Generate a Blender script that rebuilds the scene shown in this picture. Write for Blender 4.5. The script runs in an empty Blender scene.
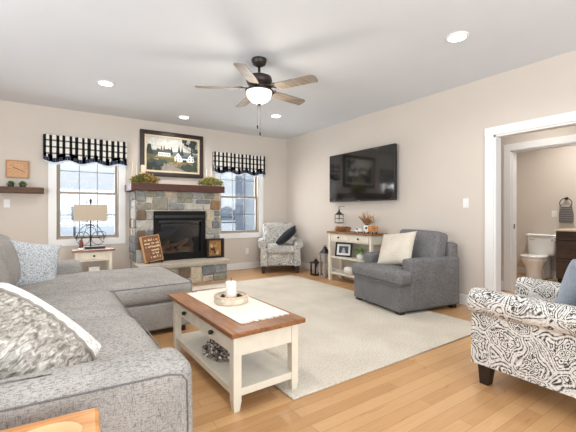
import bpy, bmesh, math, random
from mathutils import Vector, Matrix
PI = math.pi
random.seed(7)
scene = bpy.context.scene
COL = scene.collection

# ------------------------------------------------------------------ camera, world, light, exposure
cam_d = bpy.data.cameras.new('camera'); cam = bpy.data.objects.new('camera', cam_d); COL.objects.link(cam)
cam_d.sensor_width = 36; cam_d.lens = 348.0 * 36 / 576; cam_d.shift_y = -3.7 / 576; cam_d.clip_start = .02
cam.location = (0, 0, 1.151); cam.rotation_euler = (PI / 2, 0, -math.atan(234 / 348))
scene.camera = cam
world = bpy.data.worlds.new('world'); scene.world = world; world.use_nodes = True
bg = world.node_tree.nodes['Background']; bg.inputs[0].default_value = (.80, .90, 1, 1); bg.inputs[1].default_value = 1.0
vs = scene.view_settings
vs.view_transform = 'Standard'; vs.look = 'None'; vs.gamma = 1; vs.use_curve_mapping = False; vs.exposure = 0.0

def area(name, loc, rot, sx, sy, power, color=(1, 1, 1)):
    d = bpy.data.lights.new(name, 'AREA'); d.shape = 'RECTANGLE'; d.size = sx; d.size_y = sy; d.energy = power; d.color = color
    o = bpy.data.objects.new(name, d); COL.objects.link(o); o.location = loc; o.rotation_euler = rot
    return o
area('added_fill_rear', (.9, -2.28, 1.35), (PI / 2 + .8, 0, 0), 4.2, 2.0, 215, (.93, .97, 1))  # added fill lamp behind the camera, tilted up to brighten the ceiling
area('added_fill_left', (-2.88, 1.6, 1.3), (PI / 2 + .75, 0, -PI / 2), 4.0, 2.0, 165, (.93, .97, 1))  # second added fill lamp, out of view on the left, also tilted up
area('daylight_back_left', (.461, 6.56, 1.5), (PI / 2, 0, PI), .8, 1.35, 34, (.95, .97, 1))
area('daylight_back_right', (3.115, 6.56, 1.5), (PI / 2, 0, PI), .8, 1.35, 34, (.95, .97, 1))

# ------------------------------------------------------------------ materials
def c(r, g, b):
    f = lambda v: (v / 255) / 12.92 if v <= 10.3 else ((v / 255 + .055) / 1.055) ** 2.4
    return (f(r), f(g), f(b), 1)

class NT:
    def __init__(s, name):
        m = bpy.data.materials.new(name); m.use_nodes = True; s.m = m; s.t = m.node_tree
        s.b = s.t.nodes['Principled BSDF']
    def n(s, typ, **kw):
        nd = s.t.nodes.new(typ)
        for k, v in kw.items():
            if k in nd.inputs.keys() if isinstance(k, str) else False: nd.inputs[k].default_value = v
            else: setattr(nd, k, v)
        return nd
    def l(s, a, b): s.t.links.new(a, b)
    def coord(s, scale=(1, 1, 1), kind='Object', rot=(0, 0, 0)):
        tc = s.n('ShaderNodeTexCoord'); mp = s.n('ShaderNodeMapping')
        mp.inputs['Scale'].default_value = scale; mp.inputs['Rotation'].default_value = rot
        s.l(tc.outputs[kind], mp.inputs['Vector']); return mp.outputs['Vector']
    def math(s, op, a, b=None, clamp=False):
        nd = s.n('ShaderNodeMath'); nd.operation = op; nd.use_clamp = clamp
        for i, v in enumerate((a, b)):
            if v is None: continue
            if isinstance(v, (int, float)): nd.inputs[i].default_value = v
            else: s.l(v, nd.inputs[i])
        return nd.outputs[0]
    def noise(s, vec, scale, detail=3, rough=.55, dist=0):
        nd = s.n('ShaderNodeTexNoise'); nd.inputs['Scale'].default_value = scale; nd.inputs['Detail'].default_value = detail
        nd.inputs['Roughness'].default_value = rough; nd.inputs['Distortion'].default_value = dist
        s.l(vec, nd.inputs['Vector']); return nd.outputs['Fac']
    def ramp(s, fac, stops, interp='LINEAR'):
        nd = s.n('ShaderNodeValToRGB'); cr = nd.color_ramp; cr.interpolation = interp
        while len(cr.elements) < len(stops): cr.elements.new(.5)
        for e, (p, col) in zip(cr.elements, stops): e.position = p; e.color = col
        s.l(fac, nd.inputs[0]); return nd.outputs[0]
    def mix(s, fac, a, b, mode='MIX'):
        nd = s.n('ShaderNodeMix'); nd.data_type = 'RGBA'; nd.blend_type = mode
        for sock, v in ((nd.inputs['Factor'], fac), (nd.inputs['A'], a), (nd.inputs['B'], b)):
            pass
        ins = [nd.inputs[0], nd.inputs[6], nd.inputs[7]]
        for sock, v in zip(ins, (fac, a, b)):
            if isinstance(v, (int, float, tuple)): sock.default_value = v
            else: s.l(v, sock)
        return nd.outputs[2]
    def bump(s, h, strength=.3, dist=.01):
        nd = s.n('ShaderNodeBump'); nd.inputs['Strength'].default_value = strength; nd.inputs['Distance'].default_value = dist
        s.l(h, nd.inputs['Height']); s.l(nd.outputs[0], s.b.inputs['Normal'])
    def col(s, v):
        if isinstance(v, tuple): s.b.inputs['Base Color'].default_value = v
        else: s.l(v, s.b.inputs['Base Color'])
    def rough(s, v): s.b.inputs['Roughness'].default_value = v

def vary(col, k): return tuple(min(1, x * k) for x in col[:3]) + (1,)

def M(name, col, rough=.6, amt=.06, scale=8, metal=0, bump=0, spec=None):
    t = NT(name); v = t.coord(); n = t.noise(v, scale)
    t.col(t.ramp(n, [(.3, vary(col, 1 - amt)), (.7, vary(col, 1 + amt))])); t.rough(rough); t.b.inputs['Metallic'].default_value = metal
    if bump: t.bump(n, bump, .005)
    if spec is not None: t.b.inputs['Specular IOR Level'].default_value = spec
    return t.m

def fabric(name, col, dark=.72, fleck=(95, 95, 260), soft=.12, rough=.95):
    t = NT(name); v = t.coord(fleck); n = t.noise(v, 1, 2, .6)
    v2 = t.coord((300, 300, 60)); n2 = t.noise(v2, 1, 2, .6)
    w = t.noise(t.coord(), 5, 2)
    base = t.ramp(w, [(.3, vary(col, 1 - soft)), (.7, vary(col, 1 + soft * .6))])
    f1 = t.ramp(n, [(.33, vary((1, 1, 1, 1), dark)), (.52, (1, 1, 1, 1)), (.75, (1, 1, 1, 1))])
    f2 = t.ramp(n2, [(.30, vary((1, 1, 1, 1), dark)), (.5, (1, 1, 1, 1))])
    t.col(t.mix(1.0, t.mix(1.0, base, f1, 'MULTIPLY'), f2, 'MULTIPLY')); t.rough(rough); t.bump(n, .25, .004)
    t.b.inputs['Specular IOR Level'].default_value = .15
    return t.m

def wood(name, a, b, scale=(3, 40, 40), rough=.45, bump=.1, knots=True):
    t = NT(name); v = t.coord(scale); n = t.noise(v, 1, 4, .6, 1.2)
    k = t.noise(t.coord(), 6, 2)
    base = t.ramp(n, [(.25, a), (.72, b)])
    if knots: base = t.mix(t.ramp(k, [(.5, (0, 0, 0, 1)), (.8, (.6, .6, .6, 1))]), base, vary(a, .7))
    t.col(base); t.rough(rough); t.bump(n, bump, .004)
    return t.m

def paisley(name):
    t = NT(name)
    v0 = t.coord()
    dn = t.n('ShaderNodeTexNoise'); dn.inputs['Scale'].default_value = 5.5; dn.inputs['Detail'].default_value = 1; t.l(v0, dn.inputs['Vector'])
    vm = t.n('ShaderNodeVectorMath'); vm.operation = 'SCALE'; t.l(dn.outputs['Color'], vm.inputs[0]); vm.inputs['Scale'].default_value = .16
    va = t.n('ShaderNodeVectorMath'); va.operation = 'ADD'; t.l(v0, va.inputs[0]); t.l(vm.outputs[0], va.inputs[1])
    def vor(scale, vec):
        nd = t.n('ShaderNodeTexVoronoi'); nd.inputs['Scale'].default_value = scale; t.l(vec, nd.inputs['Vector']); return nd
    big = vor(6.0, va.outputs[0]); edge = vor(6.0, va.outputs[0]); edge.feature = 'DISTANCE_TO_EDGE'
    e = edge.outputs['Distance']
    rings = t.math('SINE', t.math('MULTIPLY', e, 84))
    small = vor(30, va.outputs[0])
    dots = t.math('SINE', t.math('MULTIPLY', small.outputs['Distance'], 20))
    fine = t.noise(va.outputs[0], 70, 2)
    core = t.math('GREATER_THAN', e, .14)
    k1 = t.math('SUBTRACT', .85, t.math('MULTIPLY', core, .45)); k2 = t.math('ADD', .45, t.math('MULTIPLY', core, .55))
    mixv = t.math('ADD', t.math('MULTIPLY', rings, k1), t.math('MULTIPLY', dots, k2))
    val = t.math('ADD', mixv, t.math('MULTIPLY', t.math('SUBTRACT', fine, .5), 2.6))
    val = t.math('ADD', t.math('MULTIPLY', val, .3), .5)
    t.col(t.ramp(val, [(.18, c(52, 52, 55)), (.36, c(126, 123, 120)), (.49, c(198, 194, 188)), (.8, c(222, 219, 213))]))
    t.rough(.95); t.b.inputs['Specular IOR Level'].default_value = .15
    return t.m

def emit(name, col, s):
    t = NT(name); t.col(col); t.b.inputs['Emission Color'].default_value = col; t.b.inputs['Emission Strength'].default_value = s
    return t.m

def glass(name, tint=(1, 1, 1, 1), gl=.06):
    m = bpy.data.materials.new(name); m.use_nodes = True; nt = m.node_tree
    out = nt.nodes['Material Output']; nt.nodes.remove(nt.nodes['Principled BSDF'])
    tr = nt.nodes.new('ShaderNodeBsdfTransparent'); tr.inputs[0].default_value = tint
    g = nt.nodes.new('ShaderNodeBsdfGlossy'); g.inputs['Roughness'].default_value = .02
    mx = nt.nodes.new('ShaderNodeMixShader'); mx.inputs[0].default_value = gl
    nt.links.new(tr.outputs[0], mx.inputs[1]); nt.links.new(g.outputs[0], mx.inputs[2]); nt.links.new(mx.outputs[0], out.inputs[0])
    return m

def plank_floor():
    t = NT('hardwood_planks')
    v = t.coord()
    br = t.n('ShaderNodeTexBrick'); br.inputs['Scale'].default_value = 1; br.inputs['Brick Width'].default_value = 1.15; br.inputs['Row Height'].default_value = .083
    br.inputs['Mortar Size'].default_value = .0012; br.inputs['Color1'].default_value = (0, 0, 0, 1); br.inputs['Color2'].default_value = (1, 1, 1, 1)
    br.inputs['Mortar'].default_value = (.5, .5, .5, 1); br.offset = .37; br.offset_frequency = 3; br.inputs['Bias'].default_value = 0
    t.l(v, br.inputs['Vector'])
    g = t.noise(t.coord((2.2, 30, 1)), 1, 4, .6, 1.5)
    pl = t.n('ShaderNodeTexWhiteNoise')
    tone = t.math('ADD', t.math('ADD', t.math('MULTIPLY', br.outputs['Color'], .42), .1), t.math('MULTIPLY', g, .42))
    colr = t.ramp(tone, [(.08, c(164, 120, 78)), (.45, c(190, 146, 100)), (.85, c(206, 166, 120))])
    colr = t.mix(br.outputs['Fac'], colr, c(150, 106, 66))
    kn = t.noise(t.coord((3, 14, 1)), 1.6, 3, .6, 1)
    colr = t.mix(t.ramp(kn, [(.64, (0, 0, 0, 1)), (.76, (.55, .55, .55, 1))]), colr, c(140, 84, 42))
    t.col(colr); t.rough(.30); t.bump(br.outputs['Fac'], -.12, .002)
    return t.m

def plaid(name, kind='check'):
    t = NT(name)
    uv = t.n('ShaderNodeUVMap'); sp = t.n('ShaderNodeSeparateXYZ'); t.l(uv.outputs[0], sp.inputs[0])
    def stripe(sock, per, width, off=0):
        f = t.math('FRACT', t.math('ADD', t.math('DIVIDE', sock, per), off))
        return t.math('LESS_THAN', f, width)
    if kind == 'check':
        a = stripe(sp.outputs[0], .083, .46); b = stripe(sp.outputs[1], .098, .26, .39)
        s = t.math('ADD', t.math('MULTIPLY', a, .62), t.math('MULTIPLY', b, .42))
        t.col(t.ramp(s, [(0, c(232, 228, 220)), (.42, c(120, 118, 118)), (.62, c(34, 34, 38)), (1, c(14, 14, 17))]))
    else:
        a = stripe(sp.outputs[0], .022, .2); b = stripe(sp.outputs[1], .024, .3)
        t.col(t.ramp(t.math('MULTIPLY', a, b), [(0, c(30, 38, 58)), (1, c(190, 196, 205))]))
    t.rough(.95); t.b.inputs['Specular IOR Level'].default_value = .1
    return t.m

m_wall = M('beige_wall_paint', c(207, 198, 188), .85, .012, 3)
m_ceil = M('white_ceiling_paint', c(215, 219, 224), .9, .01, 3)
m_trim = M('white_trim_paint', c(232, 232, 231), .45, .01)
m_sash = M('taupe_sash', c(150, 140, 128), .5, .03)
m_munt = M('dark_muntin', c(96, 92, 90), .5, .03)
m_glass = glass('window_glass')
m_floor = plank_floor()
m_tile = M('grey_floor_tile', c(170, 165, 160), .4)
m_sofa = fabric('light_grey_tweed', c(172, 168, 163), .56, (70, 70, 420))
m_welt = fabric('grey_welt', c(122, 119, 117))
m_dgrey = fabric('charcoal_tweed', c(130, 129, 130), .5, (45, 45, 260))
m_cream = fabric('cream_linen', c(214, 206, 192), .85)
m_paisley = paisley('black_and_cream_paisley')
m_dkleg = M('espresso_wood', c(40, 28, 24), .35)
m_black = M('black_metal', c(22, 21, 21), .45)
m_bronze = M('aged_bronze', c(62, 56, 52), .42, .1, 20, .6)
m_top = wood('warm_brown_tabletop', c(92, 56, 32), c(172, 116, 70), (30, 2.2, 40), .4)
m_topx = wood('brown_plank_top', c(98, 60, 38), c(160, 108, 70), (3, 40, 40), .4)
m_oak = wood('honey_oak', c(176, 112, 56), c(220, 158, 96), (3, 30, 30), .3)
m_cpaint = M('cream_paint', c(226, 219, 202), .5, .05, 14)
m_mantel = wood('red_brown_mantel', c(50, 24, 15), c(90, 46, 29), (3, 40, 40), .55)
m_barn = wood('barn_wood', c(58, 40, 30), c(112, 82, 62), (3, 50, 50), .7, .3)
m_picframe = M('dark_walnut_frame', c(46, 32, 26), .35, .2, 30)
m_white = M('white_ceramic', c(240, 240, 238), .2, .01)
m_candle = M('white_wax', c(240, 235, 225), .5, .01)
m_emit = emit('lamp_diffuser', (1, .95, .87, 1), 9)
m_bowl = emit('frosted_bowl', (1, .9, .76, 1), .75)
m_leaf = M('green_leaf', c(104, 132, 66), .6, .3, 30)
m_leaf2 = M('olive_leaf', c(160, 158, 84), .6, .3, 30)
m_rust = M('rust_leaf', c(190, 128, 66), .7, .3, 30)

# ------------------------------------------------------------------ mesh helpers
class MB:
    def __init__(s): s.bm = bmesh.new(); s.mi = 0; s.uv = None
    def _tag(s, fs):
        for f in fs: f.material_index = s.mi
    def face(s, pts):
        f = s.bm.faces.new([s.bm.verts.new(p) for p in pts]); f.material_index = s.mi; return f
    def box(s, x0, x1, y0, y1, z0, z1, mat=None):
        p = [(x, y, z) for z in (z0, z1) for x, y in ((x0, y0), (x1, y0), (x1, y1), (x0, y1))]
        if mat is not None: p = [mat @ Vector(q) for q in p]
        v = [s.bm.verts.new(q) for q in p]
        fs = [s.bm.faces.new([v[i] for i in q]) for q in ((3, 2, 1, 0), (4, 5, 6, 7), (0, 1, 5, 4), (1, 2, 6, 5), (2, 3, 7, 6), (3, 0, 4, 7))]
        s._tag(fs); return v
    def prism(s, prof, axis, a, b, mat=None):
        # prof: list of 2d points; axis 'x','y','z' extruded from a to b
        def p3(q, w):
            r = {'x': (w, q[0], q[1]), 'y': (q[0], w, q[1]), 'z': (q[0], q[1], w)}[axis]
            return mat @ Vector(r) if mat is not None else r
        A = [s.bm.verts.new(p3(q, a)) for q in prof]; B = [s.bm.verts.new(p3(q, b)) for q in prof]
        n = len(prof); fs = [s.bm.faces.new(A), s.bm.faces.new(B[::-1])]
        for i in range(n): fs.append(s.bm.faces.new([A[i], B[i], B[(i + 1) % n], A[(i + 1) % n]]))
        s._tag(fs)
    def tube(s, pts, r, n=8, closed=False, cap=True):
        pts = [Vector(p) for p in pts]; rs = r if isinstance(r, (list, tuple)) else [r] * len(pts)
        rings = []; up = None; N = len(pts)
        for i, p in enumerate(pts):
            if closed: d = pts[(i + 1) % N] - pts[i - 1]
            else: d = pts[min(i + 1, N - 1)] - pts[max(i - 1, 0)]
            d.normalize()
            if up is None:
                up = Vector((0, 0, 1)) if abs(d.z) < .9 else Vector((1, 0, 0))
            a = d.cross(up)
            if a.length < 1e-4: a = d.orthogonal()
            a.normalize(); b = a.cross(d); up = b
            rings.append([s.bm.verts.new(p + (a * math.cos(2 * PI * k / n) + b * math.sin(2 * PI * k / n)) * rs[i]) for k in range(n)])
        fs = []
        for i in range(N if closed else N - 1):
            A, B = rings[i], rings[(i + 1) % N]
            for k in range(n): fs.append(s.bm.faces.new([A[k], A[(k + 1) % n], B[(k + 1) % n], B[k]]))
        if cap and not closed: fs.append(s.bm.faces.new(rings[0][::-1])); fs.append(s.bm.faces.new(rings[-1]))
        s._tag(fs)
    def lathe(s, prof, cx=0, cy=0, n=24, sx=1, sy=1, mat=None, ring=False):
        rings = []
        if ring: prof = list(prof) + [prof[0]]
        for r, z in prof:
            ring = []
            for k in range(n):
                q = Vector((cx + r * sx * math.cos(2 * PI * k / n), cy + r * sy * math.sin(2 * PI * k / n), z))
                ring.append(s.bm.verts.new(mat @ q if mat is not None else q))
            rings.append(ring)
        fs = []
        for A, B in zip(rings, rings[1:]):
            for k in range(n): fs.append(s.bm.faces.new([A[k], A[(k + 1) % n], B[(k + 1) % n], B[k]]))
        if not ring: fs.append(s.bm.faces.new(rings[0][::-1])); fs.append(s.bm.faces.new(rings[-1]))
        s._tag(fs)
    def rbox(s, cx, cy, cz, w, d, h, r=.05, n=10, puff=(0, 0, 0), mat=None, fn=None):
        # rounded cushion-like box; puff bulges the faces in x, y, z
        hw, hd, hh = w / 2, d / 2, h / 2; r = min(r, hw * .98, hd * .98, hh * .98)
        def g(L):
            m = max(2, n); inner = [-(L - r) + 2 * (L - r) * i / m for i in range(m + 1)]
            e = [r * math.sin(PI / 2 * k / 4) for k in (4, 3, 2, 1)]
            return [-(L - r) - q for q in e] + inner + [(L - r) + q for q in e[::-1]]
        X, Y, Z_ = g(hw), g(hd), g(hh); cache = {}
        def vert(x, y, z):
            key = (round(x, 5), round(y, 5), round(z, 5))
            if key in cache: return cache[key]
            ix = max(-(hw - r), min(hw - r, x)); iy = max(-(hd - r), min(hd - r, y)); iz = max(-(hh - r), min(hh - r, z))
            dv = Vector((x - ix, y - iy, z - iz))
            if dv.length > 1e-9: dv = dv.normalized() * r
            q = Vector((ix, iy, iz)) + dv
            u, v, t = x / hw, y / hd, z / hh
            q.z += puff[2] * (1 - u * u) * (1 - v * v) * t
            q.y += puff[1] * (1 - u * u) * (1 - t * t) * v
            q.x += puff[0] * (1 - v * v) * (1 - t * t) * u
            if fn: q = fn(q, u, v, t)
            q = q + Vector((cx, cy, cz))
            if mat is not None: q = mat @ q
            cache[key] = s.bm.verts.new(q); return cache[key]
        fs = []
        def quad(a, b, cc, dd, flip):
            vs_ = [vert(*a), vert(*b), vert(*cc), vert(*dd)]
            if len(set(vs_)) < 4: return
            fs.append(s.bm.faces.new(vs_[::-1] if flip else vs_))
        for sgn in (-1, 1):
            for i in range(len(X) - 1):
                for j in range(len(Y) - 1):
                    quad((X[i], Y[j], sgn * hh), (X[i + 1], Y[j], sgn * hh), (X[i + 1], Y[j + 1], sgn * hh), (X[i], Y[j + 1], sgn * hh), sgn < 0)
                for k in range(len(Z_) - 1):
                    quad((X[i], sgn * hd, Z_[k]), (X[i + 1], sgn * hd, Z_[k]), (X[i + 1], sgn * hd, Z_[k + 1]), (X[i], sgn * hd, Z_[k + 1]), sgn > 0)
            for j in range(len(Y) - 1):
                for k in range(len(Z_) - 1):
                    quad((sgn * hw, Y[j], Z_[k]), (sgn * hw, Y[j + 1], Z_[k]), (sgn * hw, Y[j + 1], Z_[k + 1]), (sgn * hw, Y[j], Z_[k + 1]), sgn < 0)
        s._tag(fs)
    def pillow(s, w, h, t, n=18, wob=0):
        # upright cushion in the xz plane, thickness in y, centred on the origin
        def pt(i, j, sg):
            u = -1 + 2 * i / n; v = -1 + 2 * j / n
            k = max(0, (1 - u ** 2) * (1 - v ** 2)) ** .42
            ox = w / 2 * u * (1 - .07 * (1 - abs(v) ** 2) * abs(u)); oz = h / 2 * v * (1 - .07 * (1 - abs(u) ** 2) * abs(v))
            y = sg * t / 2 * k * (1 + wob * math.sin(9 * u + 5 * v) * .5 + wob * math.sin(4 * u - 11 * v) * .5)
            return (ox, y, oz)
        P = {}
        for i in range(n + 1):
            for j in range(n + 1):
                e = i in (0, n) or j in (0, n)
                a = s.bm.verts.new(pt(i, j, -1)); P[i, j, -1] = a; P[i, j, 1] = a if e else s.bm.verts.new(pt(i, j, 1))
        fs = []
        for i in range(n):
            for j in range(n):
                for sg in (-1, 1):
                    q = [P[i, j, sg], P[i + 1, j, sg], P[i + 1, j + 1, sg], P[i, j + 1, sg]]
                    fs.append(s.bm.faces.new(q if sg < 0 else q[::-1]))
        s._tag(fs)
    def leaf(s, p, d, L, W):
        p = Vector(p); d = Vector(d).normalized(); sd = d.cross(Vector((0, 0, 1)))
        if sd.length < .05: sd = Vector((1, 0, 0))
        sd.normalize(); up = sd.cross(d)
        s.face([p, p + d * L * .5 + sd * W * .5 + up * W * .12, p + d * L, p + d * L * .5 - sd * W * .5 + up * W * .12])
    def build(s, name, mat, parent=None, loc=None, smooth=False, bevel=0, rotz=0, mats=None, weld=False):
        if weld: bmesh.ops.remove_doubles(s.bm, verts=s.bm.verts[:], dist=.0005)
        if not s.uv: bmesh.ops.recalc_face_normals(s.bm, faces=s.bm.faces[:])
        me = bpy.data.meshes.new(name); s.bm.to_mesh(me); s.bm.free()
        for m in (mats or [mat]): me.materials.append(m)
        o = bpy.data.objects.new(name, me); COL.objects.link(o)
        if parent is not None: o.parent = parent
        if loc is not None: o.location = loc
        if rotz: o.rotation_euler.z = rotz
        if smooth: me.polygons.foreach_set('use_smooth', [True] * len(me.polygons))
        if bevel:
            b = o.modifiers.new('bevel', 'BEVEL'); b.width = bevel; b.segments = 2; b.limit_method = 'ANGLE'; b.angle_limit = math.radians(40)
        return o

def tag(o, label, cat, group=None, kind=None):
    o['label'] = label; o['category'] = cat
    if group: o['group'] = group
    if kind: o['kind'] = kind
    return o
def thing(name, label, cat, loc=(0, 0, 0), rotz=0, group=None, kind=None):
    o = bpy.data.objects.new(name, None); COL.objects.link(o); o.empty_display_size = .1
    o.location = loc; o.rotation_euler = (0, 0, rotz)
    return tag(o, label, cat, group, kind)
def copy_tree(o, parent=None):
    k = o.copy(); COL.objects.link(k)
    if parent is not None: k.parent = parent
    for ch in list(o.children): copy_tree(ch, k)
    return k
def one_box(name, mat, parent, x0, x1, y0, y1, z0, z1, bevel=0):
    b = MB(); b.box(x0, x1, y0, y1, z0, z1); return b.build(name, mat, parent, bevel=bevel)
def struct(o, label, cat): return tag(o, label, cat, None, 'structure')

# ------------------------------------------------------------------ room shell
RX, BY, H = 4.24, 6.37, 2.741
LX, FY = -3.0, -2.4
b = MB(); b.box(LX - .15, 7.6, FY - .15, BY + .15, -.1, 0)
struct(b.build('floor', m_floor), 'honey hardwood plank floor running under the rug and sofas', 'floor')
b = MB(); b.box(LX - .15, 7.6, FY - .15, BY + .15, H, H + .1)
struct(b.build('ceiling', m_ceil), 'flat white painted ceiling with recessed lights and fan', 'ceiling')
WINS = [(.461, .86), (3.115, .86)]; WZ0, WZ1 = .735, 2.17
def wall_with_holes(name, axis, pos, th, a0, a1, z0, z1, holes, label):
    b = MB(); cur = a0
    def bx(p, q, zz0, zz1):
        if q - p < 1e-4 or zz1 - zz0 < 1e-4: return
        if axis == 'y': b.box(p, q, pos, pos + th, zz0, zz1)
        else: b.box(pos, pos + th, p, q, zz0, zz1)
    for h0, h1, hz0, hz1 in sorted(holes):
        bx(cur, h0, z0, z1); bx(h0, h1, z0, hz0); bx(h0, h1, hz1, z1); cur = h1
    bx(cur, a1, z0, z1)
    return struct(b.build(name, m_wall), label, 'wall')
wall_with_holes('wall_back', 'y', BY, .15, LX - .15, RX + .12, 0, H, [(cx - w / 2, cx + w / 2, WZ0, WZ1) for cx, w in WINS], 'beige painted wall behind the stone fireplace')
wall_with_holes('wall_right', 'x', RX, .12, FY, BY, 0, H, [(.55, 2.019, 0, 2.045)], 'beige painted wall behind the television with a cased opening')
wall_with_holes('wall_left', 'x', LX - .15, .15, FY, BY, 0, H, [(-.4, 3.6, .3, 2.3)], 'beige painted wall behind the sectional sofa')  # unseen opening, added to let outside light in from the left
wall_with_holes('wall_rear', 'y', FY - .15, .15, LX - .15, 7.6, 0, H, [(-1.2, 3.0, .35, 2.35)], 'beige painted wall facing the fireplace from the far side')  # opening behind the camera, added for the light it admits
wall_with_holes('wall_hall', 'x', 5.52, .12, FY, BY, 0, H, [(1.55, 2.39, 0, 2.045)], 'beige hallway wall with the bathroom doorway')
b = MB(); b.box(RX + .12, 5.52, 3.3, 3.42, 0, H); struct(b.build('wall_hall_end', m_wall), 'beige wall closing the end of the hallway', 'wall')
b = MB(); b.box(7.25, 7.37, FY, 4, 0, H); struct(b.build('wall_bathroom_back', m_wall), 'beige bathroom wall behind toilet and vanity', 'wall')
b = MB(); b.box(5.64, 7.25, 3.3, 3.42, 0, H); struct(b.build('wall_bathroom_side', m_wall), 'beige bathroom wall past the toilet', 'wall')
b = MB(); b.box(5.64, 7.25, .9, 1.0, 0, H); struct(b.build('wall_bathroom_near', m_wall), 'beige bathroom wall on the near side of the vanity', 'wall')

def baseboard(name, x0, x1, y0, y1, label):
    b = MB(); b.box(x0, x1, y0, y1, 0, .13); return struct(b.build(name, m_trim, bevel=.006), label, 'baseboard')
baseboard('baseboard_back', LX, 1.03, BY - .016, BY, 'white baseboard below the clock shelf and lamp table')
baseboard('baseboard_back_right', 2.48, RX, BY - .016, BY, 'white baseboard between the fireplace and the corner armchair')
baseboard('baseboard_right', RX - .016, RX, 2.12, BY - .016, 'white baseboard below the television')
baseboard('baseboard_hall', 5.504, 5.52, 2.49, 3.3, 'white baseboard in the hallway beside the bathroom door')
baseboard('baseboard_bathroom', 7.234, 7.25, 1.0, 3.3, 'white baseboard behind the toilet')

def casing(name, X, T, y0, y1, z1, label, lo=True):
    t = thing(name, label, 'door trim', (X, 0, 0), kind='structure')
    w = .1
    one_box('side_casing', m_trim, t, -.018, 0, y1, y1 + w - .002, 0, z1, .004)
    one_box('side_casing', m_trim, t, -.018, 0, y0 - w + .002, y0, 0, z1, .004)
    one_box('head_casing', m_trim, t, -.018, 0, y0 - w, y1 + w, z1, z1 + .097, .004)
    b = MB(); b.box(0, T, y1 - .02, y1, 0, z1); b.box(0, T, y0, y0 + .02, 0, z1); b.box(0, T, y0, y1, z1 - .02, z1)
    b.build('jamb', m_trim, t)
    return t
casing('trim_1', RX, .12, .55, 2.019, 2.045, 'white casing around the wide opening to the hallway')
t2 = casing('trim_2', 5.52, .12, 1.55, 2.39, 2.045, 'white casing around the bathroom doorway')
one_box('strike_plate', m_black, t2, .03, .06, 2.366, 2.3715, .91, .98)

# windows
for i, (cx, w) in enumerate(WINS):
    t = thing('window_%d' % (i + 1), ['white cased double hung window behind the table lamp', 'white cased double hung window beside the corner armchair'][i], 'window', (cx, BY, 0), kind='structure')
    h = w / 2
    b = MB()
    b.box(-h - .105, -h, -.02, 0, WZ0, WZ1); b.box(h, h + .105, -.02, 0, WZ0, WZ1); b.box(-h - .105, h + .105, -.02, 0, WZ1, WZ1 + .1)
    b.box(-h - .105, h + .105, -.02, 0, WZ0 - .105, WZ0)
    b.build('window_casing', m_trim, t, bevel=.004)
    b = MB()
    b.box(-h, -h + .012, -.01, .14, WZ0, WZ1); b.box(h - .012, h, -.01, .14, WZ0, WZ1); b.box(-h, h, -.01, .14, WZ0, WZ0 + .012); b.box(-h, h, -.01, .14, WZ1 - .012, WZ1)
    b.build('window_frame', m_sash, t)
    zm = 1.455
    for (nm, za, zb, y) in (('upper_sash', zm - .02, WZ1 - .01, .085), ('lower_sash', WZ0 + .01, zm + .02, .05)):
        b = MB(); f = .038; x0, x1 = -h + .012, h - .012
        b.box(x0, x0 + f, y, y + .03, za, zb); b.box(x1 - f, x1, y, y + .03, za, zb)
        b.box(x0 + f, x1 - f, y, y + .03, za, za + f); b.box(x0 + f, x1 - f, y, y + .03, zb - f, zb)
        sash = b.build(nm, m_sash, t, bevel=.003)
        b = MB(); g = .011
        for k in (1, 2):
            xx = x0 + f + (x1 - x0 - 2 * f) * k / 3; b.box(xx - g / 2, xx + g / 2, y + .008, y + .022, za + f, zb - f)
        zz = (za + zb) / 2; b.box(x0 + f, x1 - f, y + .0085, y + .0215, zz - g / 2, zz + g / 2)
        b.build('muntin_grid', m_munt, sash)
        b = MB(); b.box(x0 + f, x1 - f, y + .014, y + .016, za + f, zb - f); b.build('pane', m_glass, sash)

# ------------------------------------------------------------------ outside
m_snow = M('snow', c(242, 246, 252), .8, .02, .5)
b = MB(); b.box(-60, 80, BY + .3, 90, -.5, -.35); struct(b.build('snowy_ground', m_snow), 'snow covered yard outside the windows', 'ground')
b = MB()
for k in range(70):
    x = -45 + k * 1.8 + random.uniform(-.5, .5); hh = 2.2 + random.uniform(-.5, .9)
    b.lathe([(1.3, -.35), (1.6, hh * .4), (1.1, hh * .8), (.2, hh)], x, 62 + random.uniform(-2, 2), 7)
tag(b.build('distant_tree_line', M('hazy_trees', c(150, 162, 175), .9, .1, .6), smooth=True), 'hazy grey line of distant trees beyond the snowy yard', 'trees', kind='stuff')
t = thing('rail_fence', 'dark rail fence crossing the snowy yard', 'fence', (0, 24, -.35))
m_fence = M('weathered_fence', c(96, 104, 116), .8, .1)
for z in (.75, 1.15): one_box('rail', m_fence, t, -14, 13, -.03, .03, z - .05, z + .05)
for k in range(10): one_box('post', m_fence, t, -14 + 3 * k - .06, -14 + 3 * k + .06, -.06, .06, 0, 1.35)
t = thing('neighbor_house', 'house clad in pale blue grey lap siding outside the window', 'house', (5.75, 12, -.35), math.radians(-31))
m_sid = M('pale_siding', c(222, 228, 234), .7, .02)
b = MB(); pr = [(0, 0)]
for k in range(46):
    z = k * .13; pr += [(-.03, z), (0, z + .13)]
pr += [(7, 46 * .13), (7, 0)]
b.prism([(p[0], p[1]) for p in pr], 'x', 0, 8); b.build('siding', m_sid, t)
b = MB(); b.box(-.06, .3, -.06, .02, 0, 6); b.build('corner_board', M('grey_corner', c(150, 160, 174), .7), t)
for k in range(30): pass
b = MB(); b.box(-.5, 8.4, -.4, 7.2, 5.98, 6.3); b.build('roof', M('grey_roof', c(90, 90, 95), .8), t)

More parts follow.
